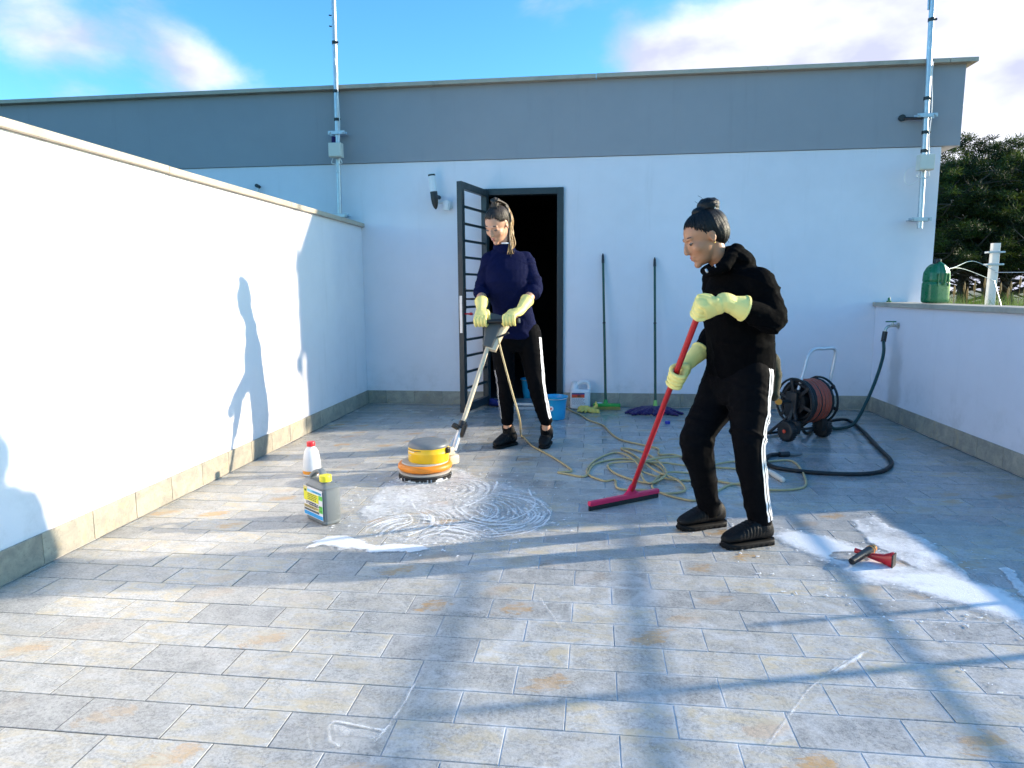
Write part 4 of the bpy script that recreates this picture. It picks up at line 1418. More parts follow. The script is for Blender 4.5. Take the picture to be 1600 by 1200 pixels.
# ------------------------------------------------------------------ scrubbing machine
mc = gr(660, 748); mc = V(mc.x + .012, mc.y + .03, 0)
mach = thing('floor_scrubber', 'yellow and orange single disc floor scrubbing machine with long handle', 'floor scrubber', mc)
b = MB().lathe(mc, [(.03, .001), (.150, .001), (.160, .008), (.160, .022), (.152, .030), (.03, .03)], 40); b.build('brush_pad', M['brush'], mach, auto=40)
b = MB()
for k in range(90):
    a_ = 2 * math.pi * k / 90 + random.uniform(-.02, .02)
    if random.random() < .62:
        r0 = .161 + random.uniform(0, .003); h_ = random.uniform(.004, .022)
        b.box(mc + V(math.cos(a_) * r0, math.sin(a_) * r0, .028 - h_ / 2), (.006, random.uniform(.010, .02), h_), Matrix.Rotation(a_, 3, 'Z'), .001)
b.build('bristles', M['rubber'], mach)
MB().lathe(mc, [(.05, .026), (.158, .026), (.163, .034), (.158, .042), (.05, .042)], 40).build('brush_disc', M['rubber'], mach, auto=40)
MB().lathe(mc, [(.05, .040), (.156, .041), (.161, .046), (.161, .052), (.152, .058), (.05, .058)], 40).build('pad_holder', M['greyl'], mach, auto=40)
MB().lathe(mc, [(.05, .055), (.140, .056), (.146, .066), (.05, .068)], 40).build('skirt', M['rubber'], mach, auto=40)
prof_ = [(.135, .064)] + [(.148 + .021 * math.cos(R(a_)), .084 + .022 * math.sin(R(a_))) for a_ in range(-80, 100, 15)] + [(.12, .108)]
MB().lathe(mc, prof_, 48).build('bumper', M['orange'], mach, auto=60)
MB().lathe(mc, [(.05, .104), (.146, .1065), (.142, .113), (.05, .116)], 40).build('deck', M['greyl'], mach, auto=40)
hc = mc + V(.022, .012, 0)
MB().lathe(hc, [(.05, .112), (.125, .113), (.128, .118), (.128, .168), (.1295, .172), (.128, .176), (.126, .205), (.05, .206)], 44).build('motor_housing', M['yellow'], mach, auto=35)
MB().lathe(hc, [(.05, .203), (.128, .204), (.129, .212), (.123, .226), (.105, .234), (.06, .238), (.02, .239)], 44).build('motor_cap', M['greyp'], mach, auto=50)
# printed strip on the housing, facing front left
def on_housing(a0, a1, z0, z1, name, mat, rad=.1292):
    b = MB(); n_ = max(2, int((a1 - a0) / 3)); vs = []; fs = []
    for k in range(n_ + 1):
        a_ = R(a0 + (a1 - a0) * k / n_)
        for z in (z0, z1): vs.append(hc + V(rad * math.cos(a_), rad * math.sin(a_), z))
        for z in (z0, z1): vs.append(hc + V((rad - .002) * math.cos(a_), (rad - .002) * math.sin(a_), z))
    for k in range(n_): fs.append((4 * k, 4 * k + 4, 4 * k + 5, 4 * k + 1))
    b.add(vs, fs); b.build(name, mat, mach)
on_housing(207, 262, .1905, .1945, 'print_line', M['lblk'])
on_housing(207, 240, .181, .1855, 'print_line', M['lblw'])
on_housing(240, 252, .182, .1845, 'print_line', M['lblo'])
on_housing(209, 228, .160, .163, 'print_line', M['lblw'])
# yoke, wheels, pole
hd = V(.62, .78, 0).normalized()                   # from the motor to the handle side, on the floor
pivot = mc + V(.145, .17, .13)
sd_ = V(hd.y, -hd.x, 0)
b = MB(); b.box(mc + hd * .155 + V(0, 0, .15), (.07, .13, .05), Matrix((hd, -sd_, V(0, 0, 1))).transposed(), .012)
b.box(mc + hd * .19 + V(0, 0, .09), (.08, .13, .06), Matrix((hd, -sd_, V(0, 0, 1))).transposed(), .014); b.build('yoke', M['beige'], mach, auto=40)
MB().box(hc + V(.118, -.03, .185), (.05, .03, .035), Matrix.Rotation(R(-20), 3, 'Z'), .006).build('switch_block', M['black'], mach)
wq = gr(709, 729); wq = V(wq.x, wq.y, 0)
for s in (0, -1):
    q = wq + V(-.02, .0, .052) + sd_ * (s * .15) * 1.0
    Mw = sd_.to_track_quat('Z', 'Y').to_matrix()
    wh = MB().lathe(q, [(.02, -.016), (.040, -.017), (.051, -.012), (.052, 0), (.051, .012), (.040, .017), (.02, .016)], 26, Mw).build('wheel', M['greyp'], mach, auto=40)
    MB().lathe(q, [(.004, -.019), (.034, -.019), (.034, .019), (.004, .019)], 20, Mw).build('rim', M['beige'], wh, auto=40)
b = MB(); b.tube([wq + V(-.02, 0, .052), wq + V(-.02, 0, .052) - sd_ * .15], .008, 8); b.tube([wq + V(-.02, 0, .052) - sd_ * .04, mc + hd * .18 + V(0, 0, .09)], .012, 8); b.build('axle', M['galv'], mach)
HB = at(762, 543, 4.58)                             # lower end of the control box
P0 = at(709, 703, 4.27)
MB().tube([P0, P0.lerp(HB, .25)], .019, 14).build('lower_pole', M['chrome'], mach, auto=40)
MB().tube([P0.lerp(HB, .22), HB + (HB - P0) * .04], .0155, 14).build('pole', M['beige'], mach, auto=40)
b = MB(); cP = P0.lerp(HB, .2)
b.tube([cP, P0.lerp(HB, .27)], .026, 12); b.box(cP + V(-.03, -.02, .02), (.05, .05, .028), Matrix.Rotation(R(30), 3, 'Y'), .008); b.box(cP + V(.02, -.015, -.01), (.03, .04, .09), Matrix.Rotation(R(20), 3, 'Y'), .01); b.build('tilt_clamp', M['black'], mach, auto=40)
MB().tube([P0 + V(-.045, -.02, -.02), cP + V(-.015, 0, -.02)], .012, 8).build('tilt_lever', M['galv'], mach)
pd = (HB - P0).normalized()
TH = at(777, 495, 4.68)
bx_dir = (TH - HB).normalized(); bl = (TH - HB).length
sx = V(1, .05, 0); sx = (sx - bx_dir * sx.dot(bx_dir)).normalized(); sn = sx.cross(bx_dir).normalized()
if sn.y > 0: sn = -sn
b = MB()
b.loft([(HB, sx * .036, sn * .03), (HB + bx_dir * .05, sx * .042, sn * .036), (HB + bx_dir * bl * .7, sx * .066, sn * .04), (HB + bx_dir * bl, sx * .073, sn * .034), (HB + bx_dir * (bl + .008), sx * .068, sn * .026)], 24, 5)
cb = b.build('control_box', M['boxgrey'], mach, auto=35)
b = MB()
o2 = sx * .035 - sn * .01
b.loft([(HB + o2 * .9 - bx_dir * .01, sx * .030, sn * .026), (HB + o2 + bx_dir * bl * .5, sx * .042, sn * .034), (HB + o2 * 1.5 + bx_dir * bl * .82, sx * .046, sn * .03)], 20, 5)
b.build('side_cover', M['beige'], cb, auto=35)
GA = at(741, 503, 4.60); GB = at(811, 501, 4.60)
gdir = (GB - GA).normalized()
MB().tube([GA, GB], .0145, 14).build('grip_bar', M['black'], mach, auto=40)
MB().tube([GB - gdir * .004, GB + gdir * .006], .0165, 14).build('grip_end', M['greyp'], mach, auto=40)
MB().tube([GA - gdir * .006, GA + gdir * .004], .0165, 14).build('grip_end', M['greyp'], mach, auto=40)
MB().tube([at(776, 528, 4.60), at(795, 520, 4.58)], .007, 8).build('safety_lever', M['black'], mach)

# ------------------------------------------------------------------ machine cable: from the control box, over the floor, in coils, to the doorway
CR = 0.0068
cg = lambda x, y, z=CR: gr(x, y, z)
fx = lambda x, y, z=CR: gr(900 + x * .28325, 540 + y * .28333, z)
pts = [HB + bx_dir * .09 + sx * .05 + V(0, -.02, 0), at(786, 560, 4.55), at(800, 612, 4.50), at(812, 655, 4.46), cg(815, 683), cg(832, 697), cg(860, 712), cg(885, 728), cg(893, 736), cg(872, 738), cg(888, 741), cg(915, 744),
       fx(100, 655), fx(240, 625), fx(390, 640), fx(480, 690), fx(440, 755), fx(330, 745), fx(210, 700), fx(180, 655), fx(290, 640, .02), fx(470, 645, .02), fx(640, 665), fx(900, 680), fx(1010, 690), fx(900, 760), fx(760, 745), fx(540, 740), fx(360, 690, .02),
       fx(380, 640, .03), fx(470, 620, .03), fx(620, 610, .02), fx(760, 625), fx(700, 700), fx(500, 700, .02), fx(420, 770), fx(480, 815), fx(600, 800), fx(560, 740, .02), fx(440, 690, .03), fx(330, 610), fx(250, 565), fx(400, 600), fx(500, 700, .03), fx(390, 755, .02), fx(330, 640, .02), fx(230, 590), fx(110, 630), fx(60, 700), fx(150, 745), fx(215, 742), fx(240, 790), fx(420, 800), fx(560, 840), fx(690, 850), fx(860, 765), fx(1000, 790), fx(1180, 795), fx(1270, 760), fx(1200, 640), fx(1040, 640),
       fx(860, 640), fx(700, 660, .02), fx(560, 605), fx(460, 600), fx(455, 570), fx(380, 550), fx(250, 520), fx(190, 480), fx(150, 440), fx(70, 410), fx(20, 380), cg(893, 642), cg(884, 637)]
pc = thing('power_cable', 'long cream power cable lying in tangled coils across the floor', 'cable', gr(1000, 730))
cable('cord', pts, CR, M['cable'], pc, 7, 7)
q = fx(1060, 690, .014); q2 = fx(1140, 740, .014)
MB().tube([q, q.lerp(q2, .4), q2], [.012, .018, .016], 10, True, True).build('plug', M['creamp'], pc)

# ------------------------------------------------------------------ long squeegee held by the second person
sqL, sqR = gr(920, 799), gr(1028, 777)
sdir = (sqR - sqL); sql = sdir.length; sdir.normalize(); sm = (sqL + sqR) / 2
sq_top = at(1099, 470, 2.90)
rot_s = Matrix((sdir, V(0, 0, 1).cross(sdir), V(0, 0, 1))).transposed()
sqg = thing('floor_squeegee', 'long squeegee with red pole and pink head held by the person in black', 'squeegee', sm)
MB().box(sm + V(0, 0, .016), (sql, .012, .03), rot_s, .003).build('blade', M['rubber'], sqg)
b = MB(); b.box(sm + V(0, 0, .04), (sql, .028, .026), rot_s, .007)
sb = sm + sdir * .045
pdir = (sq_top - (sb + V(0, 0, .05))).normalized()
b.loft([(sb + V(0, 0, .042), sdir * .075, rot_s @ V(0, .013, 0)), (sb + V(0, 0, .058), sdir * .045, rot_s @ V(0, .016, 0)), (sb + V(0, 0, .075), sdir * .022, rot_s @ V(0, .018, 0)), (sb + V(0, 0, .07) + pdir * .05, sdir * .019, rot_s @ V(0, .019, 0))], 16)
b.build('head', M['pink'], sqg, auto=40)
MB().tube([sb + V(0, 0, .065), sq_top - pdir * .03], .0135, 14).build('pole', M['red'], sqg, auto=40)
SQ0 = sb + V(0, 0, .065)

# hand squeegee lying in the foam
p0, p1 = gr(1335, 872), gr(1392, 886)
hs_ = thing('hand_squeegee', 'small red hand squeegee with black and orange grip lying in the foam', 'squeegee', (p0 + p1) / 2)
d_ = (p1 - p0); dl = d_.length; d_.normalize(); nn = V(-d_.y, d_.x, 0)
b = MB()
b.loft([(p0 + V(0, 0, .036), nn * .011, V(0, 0, .010)), (p0 + d_ * dl * .45 + V(0, 0, .028), nn * .012, V(0, 0, .012)), (p0 + d_ * dl * .8 + V(0, 0, .028), nn * .016, V(0, 0, .02)), (p1 + V(0, 0, .032), nn * .024, V(0, 0, .032)), (p1 + d_ * .006 + V(0, 0, .032), nn * .024, V(0, 0, .032))], 14, 3)
b.build('blade_holder', M['red'], hs_, auto=40)
MB().box(p1 + d_ * .009 + V(0, 0, .030), (.006, .052, .058), Matrix((d_, nn, V(0, 0, 1))).transposed(), .002).build('rubber_blade', M['rubber'], hs_)
q0, q1 = gr(1338, 873, .03), gr(1362, 858, .045)
MB().tube([q0 + (q0 - q1) * .3, q0, q0.lerp(q1, .5), q1], [.014, .016, .017, .019], 12).build('grip', M['black'], hs_, auto=50)
MB().tube([q1 - (q1 - q0) * .08, q1 + (q1 - q0) * .14], [.0195, .014], 12, True, True).build('grip_end', M['lblo'], hs_)


# ------------------------------------------------------------------ foam
def inside(poly, X, Y):
    r = np.zeros(X.shape, bool); j = len(poly) - 1
    for i in range(len(poly)):
        xi, yi = poly[i]; xj, yj = poly[j]
        c_ = ((yi > Y) != (yj > Y)) & (X < (xj - xi) * (Y - yi) / (yj - yi + 1e-12) + xi)
        r ^= c_; j = i
    return r


def sdist(poly, X, Y):
    dm = np.full(X.shape, 1e9)
    for i in range(len(poly)):
        ax_, ay_ = poly[i]; bx_, by_ = poly[(i + 1) % len(poly)]
        ex, ey = bx_ - ax_, by_ - ay_
        t_ = np.clip(((X - ax_) * ex + (Y - ay_) * ey) / (ex * ex + ey * ey + 1e-12), 0, 1)
        dm = np.minimum(dm, np.hypot(X - ax_ - t_ * ex, Y - ay_ - t_ * ey))
    return np.where(inside(poly, X, Y), dm, -dm)


def foam_sheet(name, x0, x1, y0, y1, step, dens, label, hmax=0.006):
    nx = int((x1 - x0) / step) + 1; ny = int((y1 - y0) / step) + 1
    X, Y = np.meshgrid(np.linspace(x0, x1, nx), np.linspace(y0, y1, ny))
    x, y = X.ravel(), Y.ravel()
    d = dens(x, y)
    z = 0.0022 + np.clip(d, 0, 1.2) * hmax
    keep = d > 0.0
    idx = np.arange(nx * ny).reshape(ny, nx)
    q = np.stack([idx[:-1, :-1], idx[:-1, 1:], idx[1:, 1:], idx[1:, :-1]], -1).reshape(-1, 4)
    q = q[keep[q].any(axis=1)]
    used = np.unique(q); mp_ = -np.ones(nx * ny, int); mp_[used] = np.arange(len(used))
    me = bpy.data.meshes.new(name)
    me.from_pydata(np.stack([x, y, z], 1)[used].tolist(), [], mp_[q].tolist())
    a_ = me.attributes.new('foam_amount', 'FLOAT', 'POINT'); a_.data.foreach_set('value', np.clip(d[used], 0, 1.3))
    me.polygons.foreach_set('use_smooth', [True] * len(me.polygons))
    me.materials.append(M['foam'])
    return tag(link(name, me), label, 'foam', None, 'stuff')


def gpoly(pts): return [tuple(gr(*p)[:2]) for p in pts]


swirl_out = gpoly([(560, 830), (548, 800), (575, 770), (610, 745), (650, 735), (720, 728), (760, 748), (800, 752), (840, 768), (870, 790), (878, 812), (850, 835), (790, 848), (720, 858), (650, 858), (590, 850)])
arcs = []
rs0 = random.Random(5)
def fan(cx, cy, r0, r1, n_, a0, a1, jit):
    c_ = gr(cx, cy)
    for k in range(n_):
        r_ = r0 + (r1 - r0) * (k + rs0.uniform(-.3, .3)) / n_
        arcs.append((c_.x + rs0.gauss(0, jit), c_.y + rs0.gauss(0, jit), r_, R(a0 + rs0.uniform(-18, 18)), R(a1 + rs0.uniform(-18, 18)), rs0.uniform(.0025, .009), rs0.uniform(.2, .95) ** 1.2))
fan(735, 800, .06, .43, 46, -75, 80, .014)
fan(770, 806, .05, .34, 34, -110, 60, .014)
fan(648, 838, .05, .31, 36, 40, 200, .014)
fan(690, 846, .05, .30, 28, 20, 170, .014)
fan(610, 815, .08, .30, 18, -60, 60, .02)
fan(700, 765, .06, .26, 12, -60, 120, .015)
fan(790, 792, .10, .30, 10, 170, 300, .02)
thick = [gpoly([(640, 770), (655, 800), (690, 822), (740, 833), (800, 832), (850, 820), (872, 806)]), gpoly([(770, 738), (770, 765), (745, 785), (700, 800)]), gpoly([(820, 762), (835, 790), (800, 812), (750, 822)])]
blobL = gpoly([(470, 860), (505, 835), (545, 832), (585, 848), (640, 852), (690, 858), (640, 866), (560, 863), (500, 856)])


def polyline_dist(pl, X, Y):
    dm = np.full(X.shape, 1e9)
    for i in range(len(pl) - 1):
        ax_, ay_ = pl[i]; ex, ey = pl[i + 1][0] - ax_, pl[i + 1][1] - ay_
        t_ = np.clip(((X - ax_) * ex + (Y - ay_) * ey) / (ex * ex + ey * ey + 1e-12), 0, 1)
        dm = np.minimum(dm, np.hypot(X - ax_ - t_ * ex, Y - ay_ - t_ * ey))
    return dm


def dens_swirl(x, y):
    P = np.stack([x, y, 0 * x], 1)
    wob = fnoise(P * 6, 3) * .05
    s = sdist(swirl_out, x, y) + wob
    m_ = np.clip(s / .07, 0, 1)
    d = m_ * np.clip(.43 + .18 * fnoise(P * 5 + 4, 4) + .10 * fnoise(P * 45 + 4, 2), .12, .6)
    wx = x + fnoise(P * 4 + 9, 3) * .034; wy = y + fnoise(P * 4 + 31, 3) * .034
    for cx, cy, r_, a0, a1, w_, st in arcs:
        rr = np.hypot(wx - cx, (wy - cy)); th = np.arctan2(wy - cy, wx - cx)
        tt = np.mod(th - a0, 2 * math.pi) / max(1e-3, (a1 - a0))
        ang_ = np.clip(np.minimum(tt, 1 - tt) * 5, 0, 1)
        band_ = np.exp(-((rr - r_) / w_) ** 2) * ang_ * np.clip(m_ * 1.6, 0, 1)
        d = np.maximum(d, (.36 + st * .66) * band_ * (.8 + .4 * fnoise(P * 11 + 70, 2)))
        d = d - .16 * np.exp(-((rr - r_ - w_ * 2.2) / w_) ** 2) * ang_ * m_
    for pl in thick:
        pl = [tuple(v)[:2] for v in catmull([V(a_, b_, 0) for a_, b_ in pl], 6)]
        d = np.maximum(d, (.62 + .4 * fnoise(P * 14 + 2, 3)) * np.exp(-(polyline_dist(pl, wx, wy) / .008) ** 2) * np.clip(m_ * 1.5, 0, 1))
    sb_ = sdist(blobL, x, y) + fnoise(P * 9, 5) * .06 + fnoise(P * 40 + 7, 3) * .012
    d = np.maximum(d, np.clip(sb_ / .035, 0, 1.0) * (.85 + .3 * fnoise(P * 16)))
    sp = fnoise(P * 60 + 3, 2)
    d = np.maximum(d, np.where((sp > .62) & (s > -.12), .8, 0))
    d = np.maximum(d, .55 * np.exp(-(polyline_dist(gpoly([(880, 811), (930, 806), (1050, 800)]), wx, wy) / .010) ** 2) * (.6 + .6 * fnoise(P * 20)))
    return np.where(d < .03, 0, d)


lo = gr(470, 875); hi = gr(900, 720)
foam_sheet('foam', -1.50, 0.62, 2.70, 4.30, 0.0055, dens_swirl, 'white soap foam swirled in arcs around the scrubbing machine', .005)

fr_a = gpoly([(1196, 838), (1215, 823), (1250, 826), (1300, 838), (1345, 852), (1400, 862), (1420, 880), (1480, 890), (1530, 905), (1600, 935), (1690, 985), (1700, 1060), (1600, 992), (1520, 962), (1445, 935), (1400, 922), (1340, 915), (1280, 882), (1235, 860)])
fr_b = gpoly([(1318, 812), (1365, 806), (1400, 824), (1450, 840), (1500, 880), (1530, 910), (1500, 915), (1440, 900), (1390, 868), (1345, 850)])
fr_c = gpoly([(1560, 892), (1578, 884), (1600, 910), (1640, 940), (1690, 960), (1680, 985), (1610, 950)])
strk = [gpoly([(1188, 808), (1300, 799), (1400, 794)]), gpoly([(1190, 1180), (1260, 1082), (1310, 1040), (1356, 1016)]), gpoly([(1356, 1016), (1396, 1030)]),
        gpoly([(1470, 1130), (1500, 1100), (1520, 1080)])]
wedge = gpoly([(1270, 1072), (1320, 1034), (1352, 1015), (1366, 1017), (1340, 1036), (1290, 1062)])


def dens_right(x, y):
    P = np.stack([x, y, 0 * x], 1)
    nb_ = fnoise(P * 7, 5) * .05 + fnoise(P * 38 + 3, 3) * .014
    d = np.clip((sdist(fr_a, x, y) + nb_) / .10, 0, 1.0) ** .8 * (.74 + .5 * fnoise(P * np.array([4, 12, 1]) + 5, 4))
    d = np.maximum(d, np.clip((sdist(fr_b, x, y) + nb_) / .045, 0, .62) * (.85 + .5 * fnoise(P * 11 + 5)))
    d = np.maximum(d, np.clip((sdist(fr_c, x, y) + nb_) / .03, 0, .55))
    hole = np.hypot((x - p0.x + .02) / 1.3, y - p0.y - .005)
    d = d * np.clip((hole - .045 - fnoise(P * 30) * .02) / .02, .25, 1)
    for i, pl in enumerate(strk):
        wx = x + fnoise(P * 12 + 9, 2) * .003
        d = np.maximum(d, (.42, .5, .45, .3)[i] * np.exp(-(polyline_dist(pl, wx, y) / (.009, .0032, .005, .003)[i]) ** 2) * (.8 + .5 * fnoise(P * 30)))
    d = np.maximum(d, np.clip((sdist(wedge, x, y) + fnoise(P * 25) * .01) / .02, 0, .6))
    sp = fnoise(P * 55 + 3, 2)
    near = sdist(fr_a, x, y)
    d = np.maximum(d, np.where((sp > .66) & (near > -.35), .8, 0))
    return np.where(d < .03, 0, d)


foam_sheet('foam', 0.28, 1.86, 1.40, 3.72, 0.0065, dens_right, 'wide puddle of white soap foam around the small red squeegee', .005)

# thin soap lines drying on the near floor
def dens_near(x, y):
    P = np.stack([x, y, 0 * x], 1)
    wx = x + fnoise(P * 12 + 9, 2) * .006
    d = np.zeros(x.shape)
    f2 = lambda L_: gpoly([(a_ / 2, 880 + b_ / 2) for a_, b_ in L_])
    f3 = lambda L_: gpoly([(800 + a_ / 2, 880 + b_ / 2) for a_, b_ in L_])
    for pl, w_, st in ((f2([(1295, 380), (1265, 440), (1220, 500), (1165, 565)]), .0045, .55), (f2([(1198, 525), (1120, 510), (1045, 495), (1025, 510), (1030, 555), (1060, 575)]), .0045, .6),
                       (f2([(955, 480), (960, 540), (985, 600), (980, 640)]), .0035, .35), (f3([(70, 75), (110, 140), (155, 205)]), .004, .5), (f3([(70, 75), (75, 105)]), .004, .5)):
        d = np.maximum(d, st * np.exp(-(polyline_dist(pl, wx, y) / w_) ** 2) * (.8 + .5 * fnoise(P * 40)))
    tri = f2([(1030, 497), (1195, 530), (1240, 470), (1245, 500), (1180, 555), (1040, 545)])
    d = np.maximum(d, np.clip((sdist(tri, x, y) + fnoise(P * 25) * .012) / .03, 0, .28))
    return np.where(d < .03, 0, d)


foam_sheet('foam', -0.75, 0.12, 1.35, 2.45, 0.005, dens_near, 'thin drying soap lines on the tiles nearest the viewer', .003)


# ------------------------------------------------------------------ people
def head_frame(fwd, up):
    f = Vector(fwd).normalized(); u = Vector(up); u = (u - f * u.dot(f)).normalized()
    l = u.cross(f)
    return Matrix((f, l, u)).transposed()


def add_head(mb, c, Mh, s, neck):
    L_ = lambda x, y, z: c + Mh @ (V(x, y, z) * s)
    E = lambda p, r, nu=20, nv=12: mb.ell(L_(*p), (r[0] * s, r[1] * s, r[2] * s), Mh, nu, nv)
    E((-.014, 0, .030), (.096, .075, .087), 28, 18)
    E((.02, 0, -.02), (.070, .062, .085), 28, 18)
    E((.030, 0, -.070), (.054, .047, .043))
    E((.070, 0, -.100), (.019, .021, .017))
    for y in (-1, 1):
        E((.048, y * .036, -.024), (.032, .026, .03))
        E((-.016, y * .075, .0), (.017, .0075, .028))
        E((-.012, y * .077, -.022), (.010, .006, .012))
        E((.066, y * .031, .006), (.0165, .017, .0125))
    E((.070, 0, .026), (.020, .05, .012))
    mb.tube([L_(.082, 0, .020), L_(.094, 0, .0), L_(.102, 0, -.022), L_(.103, 0, -.030)], [.0075 * s, .008 * s, .0105 * s, .010 * s], 10, True, True)
    E((.097, 0, -.033), (.014, .0165, .008))
    E((.084, 0, -.0585), (.0105, .022, .0065))
    E((.082, 0, -.0695), (.0105, .019, .0075))
    mb.tube([L_(-.03, 0, -.02), L_(-.025, 0, -.09), neck], [.056 * s, .052 * s, .058 * s], 18, True, True)
    return L_


def face_post(c, Mh, s):
    def f(co, no):
        Mi = np.array(Mh)
        loc = (co - np.array(c)) @ Mi / s
        d = np.zeros(len(co))
        for y in (-1, 1):
            q = loc - np.array([.088, y * .030, .012])
            d += -.0045 * np.exp(-((q[:, 0] / .03) ** 2 + (q[:, 1] / .017) ** 2 + (q[:, 2] / .008) ** 2))
            q = loc - np.array([-.012, y * .086, .002])
            d += -.006 * np.exp(-((q ** 2).sum(1) / .010 ** 2))
        q = loc - np.array([.093, 0, -.064])
        d += -.003 * np.exp(-((q[:, 0] / .03) ** 2 + (q[:, 1] / .022) ** 2 + (q[:, 2] / .0022) ** 2))
        return co + no * (d * s)[:, None]
    return f


def face_parts(body, L_, Mh, s, brow, look_down=True):
    for y in (-1, 1):
        pts = [L_(.081 - .016 * abs(k / 4 - .45), y * (.014 + .034 * k / 4), .0275 + .006 * math.sin(math.pi * (.2 + .6 * k / 4))) for k in range(5)]
        MB().tube(catmull(pts, 3), lerp_list([.0026 * s, .0034 * s, .003 * s, .0014 * s], 13), 6, True, True).build('eyebrow', M[brow], body, smooth=True)
        e = MB().ell(L_(.0695, y * .031, .0035), (.0135 * s, .0135 * s, .0085 * s), Mh); e.build('eye', M['eyew'], body, smooth=True)
        MB().ell(L_(.0775, y * .031, .0012), (.0062 * s, .0062 * s, .0062 * s), Mh).build('iris', M['iris'], body, smooth=True)
        pts = [L_(.0845 - .012 * ((k - 2) / 2) ** 2, y * (.031 + .0155 * (k - 2) / 2), .0035 - .0018 * ((k - 2) / 2) ** 2) for k in range(5)]
        MB().tube(catmull(pts, 3), .0017 * s, 5).build('eyelash', M['iris'], body)
    pts = [L_(.0895 - .014 * ((k - 3) / 3) ** 2, .022 * (k - 3) / 3, -.0590 + (.0018 if k in (2, 4) else 0)) for k in range(7)]
    lp = MB().tube(catmull(pts, 3), lerp_list([.001 * s, .0042 * s, .0052 * s, .0042 * s, .001 * s], 19), 8, True, True)
    lp.build('lip', M['lip'], body, smooth=True)
    pts = [L_(.0875 - .014 * ((k - 3) / 3) ** 2, .019 * (k - 3) / 3, -.0685 + .002 * ((k - 3) / 3) ** 2) for k in range(7)]
    MB().tube(catmull(pts, 3), lerp_list([.001 * s, .0048 * s, .006 * s, .0048 * s, .001 * s], 19), 8, True, True).build('lip', M['lip'], body, smooth=True)


def limb(mb, pts, rad, n=16):
    c_ = catmull(pts, 7)
    mb.tube(c_, lerp_list(rad, len(c_)), n, True, True)


def cloth_post(amp, freq, joints=(), jamp=0.0, hem=None):
    # long creases in two crossing directions, deeper near the joints
    k_ = freq[2] / 15.0
    def ridge(co, e1, e2, f1, f2, off):
        e1 = np.array(e1) / np.linalg.norm(e1); e2 = np.array(e2) / np.linalg.norm(e2); e3 = np.cross(e1, e2)
        q = np.stack([co @ e1 * f1, co @ e2 * f2, co @ e3 * f2 * 1.3], 1) + off
        r_ = 1 - np.abs(fnoise(q, 2)) * 2.2
        return np.clip(r_, -1, 1) ** 3
    def f(co, no):
        w_ = fnoise(co * 4.0 + 3, 2)[:, None] * .06
        c2 = co + w_
        A = ridge(c2, (.35, .2, .9), (.9, .1, -.35), 17 * k_, 4.5, 3.0)
        B = ridge(c2, (-.55, .25, .8), (.8, .2, .55), 15 * k_, 4.0, 31.0)
        sel = np.clip(fnoise(co * 3.3 + 8, 2) * 2.2 + .5, 0, 1)
        r_ = A * sel + B * (1 - sel)
        wt = np.full(len(co), amp)
        for (j, rad) in joints:
            dist = np.linalg.norm(co - np.array(j), axis=1)
            wt = wt + jamp * np.exp(-(dist / rad) ** 2)
        d = wt * r_ + .25 * amp * fnoise(co * 40, 2)
        return co + no * d[:, None]
    return f


